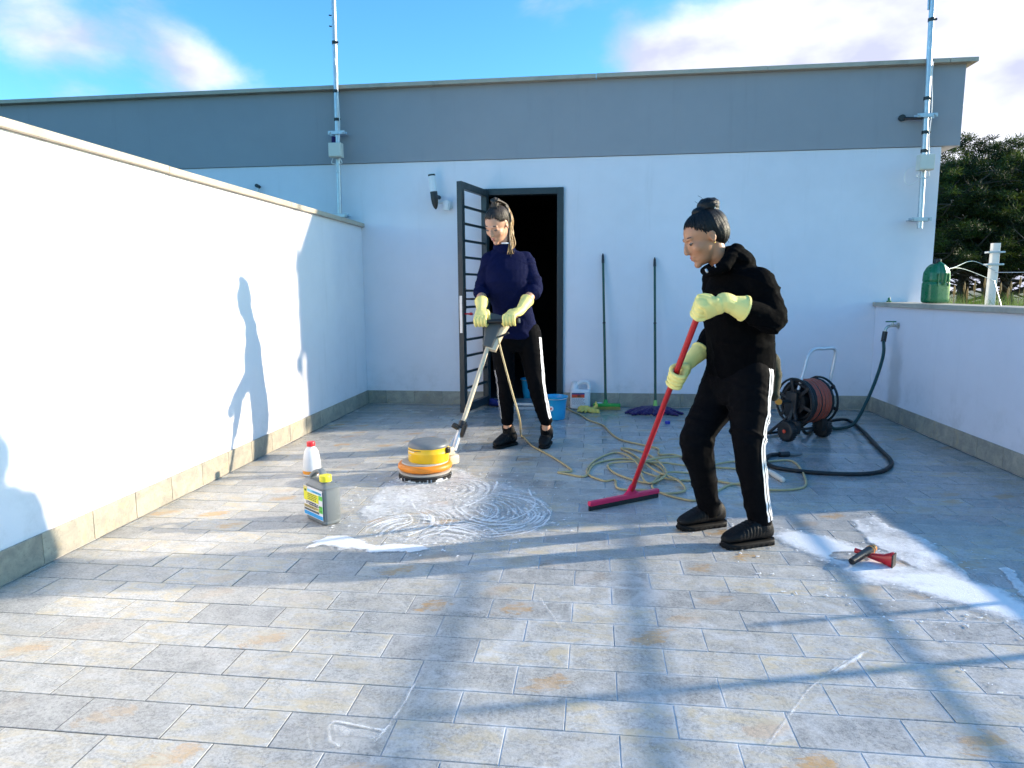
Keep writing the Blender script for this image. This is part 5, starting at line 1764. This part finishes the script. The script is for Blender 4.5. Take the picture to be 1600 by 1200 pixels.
def glove(parent, Gc, a, W, Ecuff, hint, bar_r, s=1.0, name='glove', cover=False, flare=1.0):
    a = a.normalized()
    w_ = (W - Gc); w_ = (w_ - a * w_.dot(a)).normalized()
    t = hint - a * hint.dot(a); t = (t - w_ * t.dot(w_)).normalized()
    pos = lambda th, r: (w_ * math.cos(R(th)) + t * math.sin(R(th))) * r
    b = MB()
    lens = (0.97, 1.05, 1.0, .84)
    for k in range(4):
        o_ = Gc + a * ((.0345 - .0232 * k) * s)
        l_ = lens[k]
        P = [o_ + pos(62, .040 * s), o_ + pos(100, .044 * s), o_ + pos(140, bar_r + .0215 * s), o_ + pos(140 + 55 * l_, bar_r + .0145 * s), o_ + pos(140 + 112 * l_, bar_r + .0125 * s)]
        c_ = catmull(P, 5)
        b.tube(c_, lerp_list([.0108 * s, .0108 * s, .0103 * s, .0093 * s, .008 * s], len(c_)), 10, True, True)
    Kc = Gc + pos(66, .041 * s)
    ax_ = (Kc - W).normalized(); n_ = ax_.cross(a).normalized()
    a2 = (a - ax_ * a.dot(ax_)).normalized()
    md_ = W.lerp(Kc, .55)
    b.loft([(W, a2 * .033 * s, n_ * .027 * s), (W.lerp(Kc, .3), a2 * .039 * s * (1 + (flare - 1) * .5), n_ * .028 * s * (1 + (flare - 1) * .8)), (md_, a2 * .042 * s, n_ * .021 * s), (W.lerp(Kc, .85), a2 * .044 * s, n_ * .0175 * s), (Kc + ax_ * .004, a2 * .043 * s, n_ * .013 * s)], 20, 2.6)
    th_ = [W.lerp(Kc, .25) + a2 * .028 * s, W.lerp(Kc, .5) + a2 * .044 * s + pos(-20, .012), Gc + a * .046 * s + pos(-35, bar_r + .018 * s), Gc + a * .040 * s + pos(-100, bar_r + .013 * s), Gc + a * .030 * s + pos(-150, bar_r + .012 * s)]
    c_ = catmull(th_, 5); b.tube(c_, lerp_list([.016 * s, .0145 * s, .013 * s, .0115 * s, .009 * s], len(c_)), 10, True, True)
    cf = catmull([W + (Kc - W) * .5, W, W.lerp(Ecuff, .4), W.lerp(Ecuff, .75), Ecuff], 5)
    b.tube(cf, lerp_list([.026 * s, .032 * s * (1 + (flare - 1) * 1.6), .036 * s * (1 + (flare - 1) * .5), .043 * s * (1 + (flare - 1) * .8), .0475 * s * flare], len(cf)), 18)
    if cover:
        Fr = Matrix((w_, t, a)).transposed()
        b.ell(Gc + a * .038 * s + pos(95, .016 * s), (.034 * s, .030 * s, .018 * s), Fr)
        b.tube([W.lerp(Kc, .5) + a2 * .036 * s, Gc + a * .050 * s + pos(20, .012), Gc + a * .050 * s + pos(190, .022)], [.018 * s, .0165 * s, .012 * s], 12, True, True)
    ce = (Ecuff - W).normalized()
    g_ = organic(name, b, .0030, M['glove'], parent, 1, cloth_post(.0008, (26, 26, 30), ((W, .05),), .0022))
    b = MB().tube([Ecuff - ce * .006, Ecuff + ce * .002], .0490 * s * flare, 20); b.build('cuff_hem', M['glove'], g_, smooth=False)
    return g_


def shoe(parent, heel, toe, ankle, length, width, mat, high=0.0, chunky=False):
    heel = V(heel.x, heel.y, 0); toe = V(toe.x, toe.y, 0)
    d = (toe - heel).normalized(); sd = V(-d.y, d.x, 0); L_ = length
    z0 = .022 if chunky else .016
    b = MB()
    U = [(.03, .040, .026, .030), (.08, .052, .032, .046), (.22, .058, .037, .050), (.40, .056, .041, .046), (.58, .046, .046, .036), (.76, .034, .046, .026), (.90, .025, .036, .019), (.985, .020, .018, .010)]
    b.loft([(heel + d * (L_ * u_) + V(0, 0, z0 + zc), sd * (hw * width / .09), V(0, 0, hh)) for u_, zc, hw, hh in U], 22, 2.3)
    an = heel + d * (L_ * .22)
    b.tube([an + V(0, 0, z0 + .05), (an + V(0, 0, z0 + .09)).lerp(V(ankle.x, ankle.y, z0 + .09), .5), V(ankle.x, ankle.y, z0 + .10 + high)], [.044, .047, .043], 18)
    def post(co, no):
        u_ = (co - np.array(heel)) @ np.array(d)
        k = np.exp(-((u_ - L_ * .5) / .05) ** 2) * np.clip((co[:, 2] - .04) / .03, 0, 1)
        lace = .0022 * k * np.sin(u_ * 2 * math.pi / .017)
        return np.maximum(co + no * (lace + fnoise(co * 30) * .0016)[:, None], np.array([-99, -99, .006]))
    up_ = organic('shoe', b, .0055, mat, parent, 2, post)
    S = [(0.0, .020, .3), (.03, .031, .9), (.15, .036, 1), (.35, .036, 1), (.55, .042, 1), (.75, .046, 1), (.90, .038, 1), (.98, .022, 1), (1.01, .008, 1)]
    rs_ = []
    b = MB()
    secs = []
    for u_, hw, _ in S:
        lift = .012 * max(0, (u_ - .8) / .2) ** 2 + (.006 if u_ < .01 else 0)
        secs.append((heel + d * (L_ * u_ * .985) + V(0, 0, z0 / 2 + lift * .6 + .0015), sd * ((hw + .000) * width / .09), V(0, 0, z0 / 2 + (.004 if chunky else .002))))
    b.loft(secs, 18, 4)
    sl = b.build('sole', M['sole'], up_, auto=40)
    if chunky:
        for k in range(9):
            for s_ in (-1, 1):
                u_ = .06 + .88 * k / 8; hw = float(np.interp(u_, [x[0] for x in S], [x[1] for x in S])) * width / .09
                MB().box(heel + d * (L_ * u_) + sd * (s_ * (hw - .003)) + V(0, 0, .009), (.015, .008, .014), Matrix((d, sd, V(0, 0, 1))).transposed(), .003).build('tread_block', M['sole'], up_)
    return up_


def stripes(parent, mesh_obj, path, out0, out1, count, gap, width, t0, t1):
    me = mesh_obj.data
    off = base_of(mesh_obj)
    bvh = BVHTree.FromPolygons([v.co + off for v in me.vertices], [tuple(p.vertices) for p in me.polygons])
    pts = catmull(path, 14)
    for c_ in range(count):
        vs = []; fs = []
        ntot = 60
        for k in range(ntot + 1):
            tt = t0 + (t1 - t0) * k / ntot
            i = tt * (len(pts) - 1); i0 = min(int(i), len(pts) - 2); p = pts[i0].lerp(pts[i0 + 1], i - i0)
            dr = (pts[i0 + 1] - pts[i0]).normalized()
            out = Vector(out0).lerp(Vector(out1), tt); out = (out - dr * out.dot(dr)).normalized()
            sdv = dr.cross(out)
            row = []
            for e in (-1, 0, 1):
                o_ = p + sdv * ((c_ - (count - 1) / 2) * gap + e * width / 2)
                hit = bvh.ray_cast(o_ + out * .35, -out, .5)
                q = hit[0] if hit[0] is not None else o_ + out * .06
                nn = hit[1] if hit[0] is not None else out
                row.append(q + out * .0022 + nn * .0012)
            vs += row
        for k in range(ntot):
            for e in (0, 1): fs.append((k * 3 + e, k * 3 + e + 1, k * 3 + e + 4, k * 3 + e + 3))
        MB().add(vs, fs).build('stripe', M['stripe'], parent, smooth=True)


def torso_secs(P, side_lo, side_hi, k=1.0, tops=True):
    # P: list of (centre, half width, half depth, mix 0 hips .. 1 shoulders)
    out = []
    for c_, hw, hd, mx in P:
        s_ = side_lo.lerp(side_hi, mx).normalized()
        dp = s_.cross(V(0, 0, 1)).normalized()
        out.append((c_, s_ * hw * k, dp * hd * k))
    return out


def hair_strands(parent, L_, s_, mat, tip, n_, seed, drop=0.0):
    rnd = random.Random(seed)
    line = [(.072, 0, .086), (.062, .034, .084), (.050, .052, .066), (.034, .066, .046), (.012, .072, .034), (-.012, .074, .034), (-.040, .072, .005), (-.062, .062, -.035), (-.078, .04, -.058), (-.086, 0, -.066)]
    C0 = V(-.014, 0, .030); RAD = V(.0985, .0775, .0895)
    b = MB()
    for k in range(n_):
        f = rnd.uniform(0, len(line) - 1.001); i = int(f)
        p = Vector(line[i]).lerp(Vector(line[i + 1]), f - i)
        if k % 2: p.y = -p.y
        p += V(rnd.gauss(0, .003), rnd.gauss(0, .003), rnd.gauss(0, .004))
        e = Vector(tip) + V(rnd.gauss(0, .012), rnd.gauss(0, .014), rnd.gauss(0, .006))
        d0 = p - C0; d1 = e - C0
        d0 = d0 * (.975 / V(d0.x / RAD.x, d0.y / RAD.y, d0.z / RAD.z).length)
        d0 = d0.lerp(d1, rnd.uniform(0, .16) ** 1.3)
        d0 = d0 * (.985 / V(d0.x / RAD.x, d0.y / RAD.y, d0.z / RAD.z).length)
        lift = rnd.uniform(-.001, .003)
        pts = []
        for j in range(9):
            t = j / 8
            d = d0.lerp(d1, t)
            q = V(d.x / RAD.x, d.y / RAD.y, d.z / RAD.z)
            l0 = V(d0.x / RAD.x, d0.y / RAD.y, d0.z / RAD.z).length; l1 = V(d1.x / RAD.x, d1.y / RAD.y, d1.z / RAD.z).length
            q.normalize(); q *= (l0 * (1 - t) + l1 * t) if t > .85 or t < .05 else (1.0 if t > .15 else .99)
            w_ = V(q.x * RAD.x, q.y * RAD.y, q.z * RAD.z)
            pts.append(L_(*(C0 + w_ + w_.normalized() * lift * math.sin(math.pi * t))))
        b.tube(pts, [r_ * s_ for r_ in (.0012, .0022, .0028, .0032, .0034, .0034, .0032, .003, .002)], 5)
    o_ = b.build('hair_strands', mat, parent, smooth=True); o_['kind'] = 'stuff'
    return o_


# ---------------------------- person in navy, at the machine
J = at
head_c = J(776, 352, 4.81); neck1 = J(788, 388, 4.90)
shR, shL = J(765, 405, 4.88), J(821, 403, 4.93)
elR, elL = J(753, 452, 4.90), J(837, 450, 4.90)
gR, gL = J(752, 503, 4.60), J(796, 502, 4.60)
wrR, wrL = J(752, 485, 4.66), J(812, 486, 4.68)
hipR, hipL = J(784, 525, 4.97), J(826, 525, 4.98)
knR, knL = J(790, 600, 4.90), J(838, 600, 4.90)
anR, anL = J(793, 664, 4.93), J(853, 664, 4.93)
pel = (hipR + hipL) / 2 + V(0, 0, .05); chest = (shR + shL) / 2 + V(0, 0.0, -.12); waist = pel.lerp(chest, .45)
s_lo = (hipL - hipR); s_lo.z = 0; s_lo.normalize(); s_hi = (shL - shR); s_hi.z = 0; s_hi.normalize()
w1 = None
hs1 = .99
Mh = head_frame((-.34, -.76, -.55), (-.12, -.35, 1))
b = MB()
Lh = add_head(b, head_c, Mh, hs1, neck1)
shm = (shR + shL) / 2
b.loft(torso_secs([(pel + V(0, 0, -.12), .10, .07, 0), (pel, .135, .09, 0), (waist, .115, .08, .4), (chest, .135, .095, .8), (shm + V(0, 0, -.03), .12, .06, 1), (shm + V(0, 0, .02), .07, .045, 1)], s_lo, s_hi), 22)
for h_, k_, a_ in ((hipR, knR, anR), (hipL, knL, anL)):
    limb(b, [h_ + V(0, 0, .03), h_.lerp(k_, .5), k_, k_.lerp(a_, .4), a_, a_ + V(0, 0, -.025)], [.07, .062, .046, .044, .031, .033])
for s_, e_, w_, g_ in ((shR, elR, wrR, gR), (shL, elL, wrL, gL)):
    limb(b, [s_, s_.lerp(e_, .5), e_, e_.lerp(w_, .4), w_, w_.lerp(g_, .6)], [.036, .036, .034, .036, .025, .018])
w1 = organic('person', b, .0052, M['skin'], None, 2, face_post(head_c, Mh, hs1))
tag(w1, 'person in navy sweatshirt and striped black trousers guiding the scrubbing machine', 'person')
face_parts(w1, Lh, Mh, hs1, 'brow')

b = MB()
b.loft(torso_secs([(pel + V(0, 0, -.065), .150, .112, 0), (pel + V(0, 0, -.05), .155, .116, 0), (pel + V(0, 0, .04), .152, .114, .1), (waist, .145, .110, .4), (chest + V(0, 0, -.05), .162, .122, .7), (chest + V(0, 0, .04), .168, .118, .9), (shm + V(0, 0, -.01), .165, .088, 1), (shm + V(0, 0, .035), .128, .075, 1), (neck1 + V(0, 0, -.01), .075, .068, 1)], s_lo, s_hi), 30, 2.3)
for s_, e_, w_, sg in ((shR, elR, wrR, 1), (shL, elL, wrL, -1)):
    end = e_.lerp(w_, .22)
    inw = (shm - s_) * .25
    limb(b, [s_ + inw + V(0, 0, -.01), s_ + V(0, 0, -.015), s_.lerp(e_, .5), e_, end], [.055, .057, .056, .053, .051])
    b.tube([e_.lerp(w_, .13), end + (w_ - e_) * .03], [.058, .055], 18)
sw = organic('sweatshirt', b, .0062, M['navy'], w1, 3, cloth_post(.0045, (11, 11, 15), ((elR, .11), (elL, .11), (pel, .14), (shL, .08), (shR, .08)), .007))
b = MB(); b.tube([neck1 + V(.0, 0, -.025), neck1 + V(-.012, -.012, .035)], [.082, .070], 24)
organic('collar', b, .005, M['navy'], w1, 2, cloth_post(.002, (20, 20, 40)))
tub = []
for k in range(9):
    a_ = R(-140 + 140 * k / 8); tub.append(neck1 + V(-.012, -.012, .034) + V(.072 * math.cos(a_), .072 * math.sin(a_), .004 * math.sin(a_)))
MB().tube(catmull(tub[3:], 3), .0055, 6).build('collar_piping', M['stripe'], w1)

b = MB()
b.loft(torso_secs([(pel + V(0, 0, -.16), .12, .095, 0), (pel + V(0, 0, -.08), .145, .108, 0), (pel + V(0, 0, .03), .140, .104, 0), (pel + V(0, 0, .09), .138, .1, 0)], s_lo, s_hi), 26, 2.4)
pR = [hipR + V(.0, 0, .02), hipR.lerp(knR, .5), knR, knR.lerp(anR, .5), anR + V(0, 0, .035)]
pL = [hipL + V(.0, 0, .02), hipL.lerp(knL, .5), knL, knL.lerp(anL, .5), anL + V(0, 0, .035)]
for p_ in (pR, pL): limb(b, p_, [.092, .082, .064, .056, .045], 20)
tr = organic('trousers', b, .0065, M['blackt'], w1, 3, cloth_post(.003, (12, 12, 14), ((knR, .12), (knL, .12), (anR + V(0, 0, .07), .09), (anL + V(0, 0, .07), .09), (pel + V(0, 0, -.12), .13)), .007))
stripes(tr, tr, pL, (.90, -.44, 0), (.82, -.57, 0), 2, .019, .0125, .06, .97)
stripes(tr, tr, pR, (-.85, -.52, 0), (-.85, -.52, 0), 2, .017, .004, .35, .95)
shoe(w1, gr(806, 694), gr(768, 703), anR, .235, .086, M['shoe'], .045)
hl = gr(858, 692); shoe(w1, hl, hl + V(-.03, -.2, 0), anL, .235, .086, M['shoe'], .045)
glove(w1, gR, gdir, wrR, elR.lerp(wrR, .60), V(0, -1, .15), .0145, 1.02)
glove(w1, gL, -gdir, wrL, elL.lerp(wrL, .54), V(0, -1, .15), .0145, 1.02)
# hair pulled up into a pony tail
b = MB()
b.ell(Lh(-.036, 0, .042), (.097 * hs1, .0785 * hs1, .085 * hs1), Mh, 30, 20)
b.ell(Lh(-.05, 0, .02), (.072 * hs1, .074 * hs1, .085 * hs1), Mh, 24, 16)
b.ell(Lh(-.055, 0, .128), (.032 * hs1, .03 * hs1, .026 * hs1), Mh)


def strands(c_, Mh_, s_, pole):
    def f(co, no):
        loc = (co - np.array(c_)) @ np.array(Mh_) / s_ - np.array(pole)
        th = np.arctan2(loc[:, 1], loc[:, 0]); ph = np.linalg.norm(loc, axis=1)
        n_ = vnoise(np.stack([th * 17, ph * 9, 0 * th], 1)) + .6 * vnoise(np.stack([th * 41, ph * 14, 0 * th + 5], 1))
        return co + no * (.0021 * n_)[:, None]
    return f


organic('hair', b, .0045, M['hairl'], w1, 2, strands(head_c, Mh, hs1, (-.055, 0, .128)))
hair_strands(w1, Lh, hs1, M['hairl'], (-.055, 0, .122), 330, 3)
Yt = head_c.y + .07
pt_ = [Lh(-.05, 0, .130), Lh(-.075, -.0, .152), J(788, 322, Yt), J(794, 340, Yt), J(796, 362, Yt), J(798, 382, Yt - .03), J(796, 397, Yt - .05)]
for k in range(26):
    q = [p + V(random.gauss(0, .010 + .0012 * i), random.gauss(0, .010), random.gauss(0, .004)) for i, p in enumerate(pt_)]
    if k % 4 == 0: q[-1] = q[-1] + V(random.uniform(-.05, .045), 0, random.uniform(-.03, .02))
    c_ = catmull(q, 5); r_ = lerp_list([.007, .0095, .0095, .009, .008, .006, .0015], len(c_)); cut = random.randrange(7, 15)
    MB().tube(c_[:cut + 1], r_[:cut + 1], 6).build('hair_lock', M['hairl'], w1, smooth=True)
    MB().tube(c_[cut:], r_[cut:], 6).build('hair_lock', M['hairt' if k % 4 else 'hairl'], w1, smooth=True)

# ---------------------------- person in black, with the squeegee
head_c = J(1099, 373, 3.12); neck2 = J(1136, 412, 3.15)
shL, shR = J(1186, 442, 3.03), J(1120, 432, 3.28)
elL, elR = J(1206, 499, 2.98), J(1122, 520, 3.34)
pole_at = lambda f_: SQ0.lerp(sq_top, f_)
gL = pole_at(.975)
gR = pole_at(.665)
wrL = J(1131, 472, 2.90); cfL = J(1163, 482, 2.92)
wrR = gR + (elR - gR).normalized() * .085; cfR = wrR.lerp(elR, .46)
hipL, hipR = J(1170, 592, 3.10), J(1135, 590, 3.26)
knL, knR = J(1170, 700, 3.02), J(1088, 690, 3.14)
anL, anR = J(1186, 816, 3.10), J(1108, 790, 3.29)
pel = (hipR + hipL) / 2 + V(.01, .0, .06); shm = (shR + shL) / 2; chest = shm + V(.005, .0, -.12); waist = pel.lerp(chest, .45)
s_lo = (hipL - hipR); s_lo.z = 0; s_lo.normalize(); s_hi = (shL - shR); s_hi.z = 0; s_hi.normalize()
hs2 = .94
Mh = head_frame((-.90, -.22, -.42), (-.42, -.05, .9))
b = MB()
Lh = add_head(b, head_c, Mh, hs2, neck2)
b.loft(torso_secs([(pel + V(0, 0, -.12), .10, .07, 0), (pel, .135, .09, 0), (waist, .12, .085, .4), (chest, .14, .10, .8), (shm + V(0, 0, -.03), .12, .06, 1), (shm + V(0, 0, .02), .07, .045, 1)], s_lo, s_hi), 22)
for h_, k_, a_ in ((hipR, knR, anR), (hipL, knL, anL)):
    limb(b, [h_ + V(0, 0, .03), h_.lerp(k_, .5), k_, k_.lerp(a_, .4), a_, a_ + V(0, 0, -.02)], [.072, .062, .046, .044, .031, .033])
for s_, e_, w_, g_ in ((shR, elR, wrR, gR), (shL, elL, wrL, gL)):
    limb(b, [s_, s_.lerp(e_, .5), e_, e_.lerp(w_, .4), w_, w_.lerp(g_, .5)], [.036, .036, .034, .034, .024, .016])
w2 = organic('person', b, .005, M['skin2'], None, 2, face_post(head_c, Mh, hs2))
tag(w2, 'person in black hoodie and striped trousers pulling a red squeegee', 'person')
face_parts(w2, Lh, Mh, hs2, 'brow')
MB().ell(Lh(-.010, .082, -.034), (.0042, .0042, .0042)).build('earring', M['gold'], w2, smooth=True)

b = MB()
b.loft(torso_secs([(pel + V(.0, 0, -.06), .150, .118, 0), (pel + V(0, 0, -.04), .166, .132, 0), (pel + V(0, 0, .05), .165, .132, .1), (waist, .158, .128, .4), (chest + V(0, 0, -.05), .162, .132, .7), (chest + V(0, 0, .04), .166, .128, .9), (shm + V(.01, 0, -.02), .166, .112, 1), (shm + V(0.015, 0, .035), .135, .10, 1), (neck2 + V(.012, 0, .0), .075, .07, 1)], s_lo, s_hi), 30, 2.3)
for s_, e_, w_, end in ((shR, elR, wrR, elR.lerp(wrR, .52)), (shL, elL, wrL, elL.lerp(cfL, 1.02))):
    inw = (shm - s_) * .3
    limb(b, [s_ + inw, s_ + V(0, 0, -.005), s_.lerp(e_, .5) + V(0, 0, .005), e_, e_.lerp(end, .5), end], [.066, .064, .064, .062, .052, .040])
b.ell(J(1152, 405, 3.14), (.085, .095, .052), Matrix.Rotation(R(28), 3, 'Y'))
b.tube(catmull([J(1150, 392, 3.10), J(1135, 412, 3.04), J(1116, 424, 3.04), J(1102, 424, 3.12)], 5), lerp_list([.035, .028, .022, .02], 16), 10, True, True)
b.tube(catmull([J(1152, 393, 3.18), J(1130, 405, 3.24), J(1108, 420, 3.2), J(1102, 424, 3.12)], 5), lerp_list([.035, .026, .022, .02], 16), 10, True, True)
organic('hoodie', b, .0062, M['blackc'], w2, 3, cloth_post(.005, (11, 11, 15), ((elL, .13), (elR, .12), (shL, .10), (waist, .14), (pel, .14)), .008))
for px_, py_ in ((1103, 421), (1117, 414)):
    q = J(px_, py_, 3.03); MB().tube([q, q + V(.004, -.012, -.012)], .005, 8).build('eyelet', M['chrome'], w2)

b = MB()
b.loft(torso_secs([(pel + V(0, 0, -.17), .14, .115, 0), (pel + V(0, 0, -.08), .166, .13, 0), (pel + V(0, 0, .03), .158, .122, 0), (pel + V(0, 0, .09), .14, .11, 0)], s_lo, s_hi), 26, 2.4)
pR = [hipR + V(0, 0, .02), hipR.lerp(knR, .5), knR, knR.lerp(anR, .5), anR + V(0, 0, -.015)]
pL = [hipL + V(0, 0, .02), hipL.lerp(knL, .5), knL, knL.lerp(anL, .5), anL + V(0, 0, .012)]
limb(b, pR, [.100, .088, .071, .062, .050], 20); limb(b, pL, [.100, .085, .066, .058, .050], 20)
tr = organic('trousers', b, .0062, M['blackt'], w2, 3, cloth_post(.0035, (12, 12, 14), ((knR, .13), (knL, .13), (anR + V(0, 0, .06), .10), (anL + V(0, 0, .06), .10), (pel + V(0, 0, -.14), .14)), .009))
stripes(tr, tr, [hipL + V(0, 0, .06)] + pL[1:], (.86, -.51, 0), (.80, -.6, 0), 3, .0165, .0098, .02, .985)
b = MB(); q = J(1209, 590, 3.22)
b.ell(q, (.032, .05, .095)); b.ell(q + V(-.016, .0, .07), (.04, .05, .05)); b.ell(q + V(.006, 0, -.07), (.022, .04, .04))
organic('jacket_tail', b, .007, M['olive'], w2, 2, cloth_post(.006, (13, 13, 25)), 'olive cloth hanging out below the hoodie at the back')
shoe(w2, gr(1206, 848), gr(1126, 857), anL, .262, .092, M['shoe'], -.01, True)
shoe(w2, gr(1132, 820), gr(1054, 829), anR, .262, .092, M['shoe'], -.01, True)
glove(w2, gL, pdir, wrL, cfL, V(-.1, -1, .0), .0135, .96, 'glove', True, 1.18)
glove(w2, gR, pdir, wrR, cfR, V(-.35, -1, .0), .0135, .97)
b = MB()
b.ell(Lh(-.036, 0, .042), (.094, .0785, .084), Mh, 30, 20)
b.ell(Lh(-.060, 0, .015), (.068, .076, .078), Mh, 24, 16)
organic('hair', b, .0045, M['hairb'], w2, 2, strands(head_c, Mh, hs2, (-.045, 0, .14)))
hair_strands(w2, Lh, hs2, M['hairb'], (-.034, 0, .122), 360, 4)
bc = J(1105, 324, head_c.y + .01)
b = MB(); b.ell(bc + V(.004, 0, .004), (.050, .045, .040)); b.ell(bc + V(-.030, -.01, -.024), (.038, .036, .024)); b.ell(bc + V(.016, 0, .014), (.038, .034, .030)); b.ell(bc + V(.022, -.01, -.025), (.030, .034, .034))
bun = organic('hair_bun', b, .0045, M['hairb'], w2, 2, lambda co, no: co + no * (.0035 * vnoise((co - np.array(bc)) * np.array([60, 60, 120])))[:, None])
MB().tube(catmull([bc + V(.038, -.02, .02), bc + V(.028, -.036, -.004), bc + V(.018, -.036, -.03)], 4), .0022, 6).build('hair_pin', M['galv'], bun)
for k in range(16):
    st_ = Lh(random.uniform(-.12, -.08), random.uniform(-.04, .06), random.uniform(-.04, .03)) if k < 10 else bc + V(random.uniform(-.04, .03), random.uniform(-.02, .02), random.uniform(-.01, .03))
    e = st_ + V(random.uniform(.0, .05) if k < 10 else random.uniform(-.04, .03), random.uniform(-.02, .02), random.uniform(-.04, .01) if k < 10 else random.uniform(0, .03))
    MB().tube(catmull([st_, st_.lerp(e, .5) + V(0, 0, .006), e], 3), .0007, 4).build('hair_strand', M['hairb'], w2)
